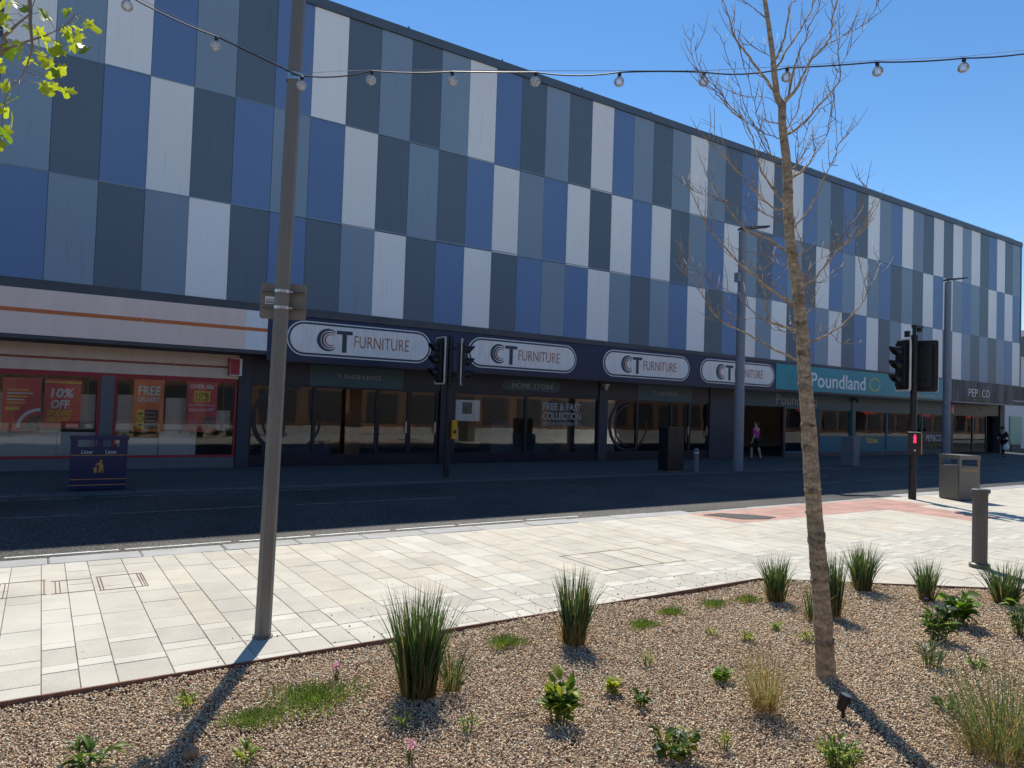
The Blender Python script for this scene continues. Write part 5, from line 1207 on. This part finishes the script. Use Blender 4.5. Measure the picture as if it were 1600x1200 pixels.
# ------------------------------------------------------------------ leafy tree cut by the upper left corner
lt = thing('leafy_tree', 'lime green maple branches with backlit leaves in the upper left corner', 'tree', (-1.75, 3.3, 0))
MB().tube([(-1.75, 3.3, -.05), (-1.74, 3.31, 1.2), (-1.70, 3.33, 2.2), (-1.66, 3.36, 3.2), (-1.66, 3.38, 4.6)], [.075, .062, .052, .042, .02], 12).build('trunk', M['bark'], lt, smooth=True, world=True)
Z4 = lambda X, Y, d: Vector(pt(X / 4, Y / 4, d))
br = [([(-1.66, 3.36, 2.75), (-1.0, 3.62, 2.85)], [(-60, 345, 2.95), (0, 320, 2.9), (150, 265, 2.85), (300, 215, 2.8), (400, 160, 2.8), (470, 95, 2.8)]),
      ([(-1.66, 3.37, 2.95), (-1.0, 3.6, 3.0)], [(-100, 300, 2.95), (30, 220, 2.9), (110, 150, 2.9), (180, 90, 2.9), (210, 20, 2.9), (240, -60, 2.9)]),
      ([(-1.66, 3.38, 3.6), (-.9, 3.5, 3.75), (-.3, 3.4, 3.72)], [(150, -120, 2.8), (185, 0, 2.8), (190, 150, 2.8), (200, 280, 2.8), (190, 340, 2.8), (140, 470, 2.8), (60, 560, 2.85), (20, 690, 2.85), (10, 880, 2.85)])]
def maple():
    out = []; 
    for a, r in ((-90, .04), (-60, .30), (-30, .42), (-12, .30), (8, .62), (28, .40), (52, .50), (72, .98), (90, 1.05), (108, .98), (128, .50), (152, .40), (172, .62), (192, .30), (210, .42), (240, .30)):
        out.append((r * math.cos(math.radians(a)), r * math.sin(math.radians(a)) + .05))
    n = len(out); vs = [(0, .25, 0)] + [(a, b, -.16 * abs(a) - .12 * b * b + .05 * math.sin(6 * a)) for a, b in out]
    me = bpy.data.meshes.new('leaf'); me.from_pydata(vs, [], [(0, 1 + i, 1 + (i + 1) % n) for i in range(n)]); me.polygons.foreach_set('use_smooth', [True] * n); me.update(); return me
ml = [maple(), maple()]; ml[0].materials.append(M['lime']); ml[1].materials.append(M['leafbright'])
lpos = [(65, 10), (30, 20), (270, 80), (300, 100), (440, 70), (420, 60), (480, 130), (545, 145), (570, 160), (500, 190), (420, 190), (240, 205), (275, 235), (360, 270), (395, 285), (385, 310), (515, 280), (545, 300), (470, 260), (70, 300), (130, 290), (120, 260), (30, 90), (60, 120), (15, 135), (10, 150), (190, 370), (210, 390), (300, 370), (330, 390), (390, 410), (350, 440), (370, 450), (270, 525), (300, 545), (360, 540), (400, 555), (430, 565), (25, 520), (40, 545), (110, 610), (60, 600), (20, 690), (80, 715), (40, 680), (25, 800), (10, 820), (15, 890), (450, 280), (180, 50), (170, 160), (5, 380), (10, 420), (-40, 500), (-60, 620), (-50, 760), (230, 190), (400, 180), (250, 330), (500, 210), (340, 260), (90, 5), (-30, 60), (-60, 180)]
bobj = []
for pre, ps in br:
    P3 = [Vector(p) for p in pre] + [Z4(*p) for p in ps]; path = smooth_path(P3, 5); n = len(path)
    q = MB(); q.tube(path, [max(.0018, .016 * (1 - i / (n - 1)) ** 1.5) for i in range(n)], 6)
    bobj.append((q, path))
tw = []
for lp in lpos:
    p = Z4(lp[0], lp[1], random.uniform(2.72, 2.95)); best = min(((pp - p).length, bi_, i) for bi_, (q, path) in enumerate(bobj) for i, pp in enumerate(path))
    q, path = bobj[best[1]]; a = path[best[2]]; q.tube([a, a.lerp(p, .5) + Vector((0, 0, .012)), p], [.0013, .001, .0008], 4); tw.append((p, best[1]))
bo_ = [q.build('branch', M['twig'], lt, smooth=True, world=True) for q, path in bobj]
for p, bi_ in tw:
    s = random.uniform(.034, .056)
    put('leaf', ml[0] if random.random() < .8 else ml[1], bo_[bi_], p - lt.location, (math.pi + random.gauss(1.25, .5), random.gauss(0, .5), random.gauss(-.55, .8)), (s, s, s))
cr = MB()                                     # rest of the crown, outside the frame
for i in range(900):
    while True:
        v = Vector((random.uniform(-1, 1), random.uniform(-1, 1), random.uniform(-1, 1)))
        if v.length < 1: break
    c = Vector((-2.35 + v.x * 1.05, 3.2 + v.y * 1.1, 4.1 + v.z * 1.15)); s = random.uniform(.03, .05)
    e = Matrix.Rotation(random.uniform(0, 6.28), 3, 'Z') @ Matrix.Rotation(random.uniform(1.2, 3.6), 3, 'X')
    vs = [c + e @ (Vector(vv.co) * s) for vv in ml[0].vertices]; cr.add(vs, [tuple(pl.vertices) for pl in ml[0].polygons])
tag(cr.build('crown', M['lime'], lt, smooth=True, world=True), kind='stuff')
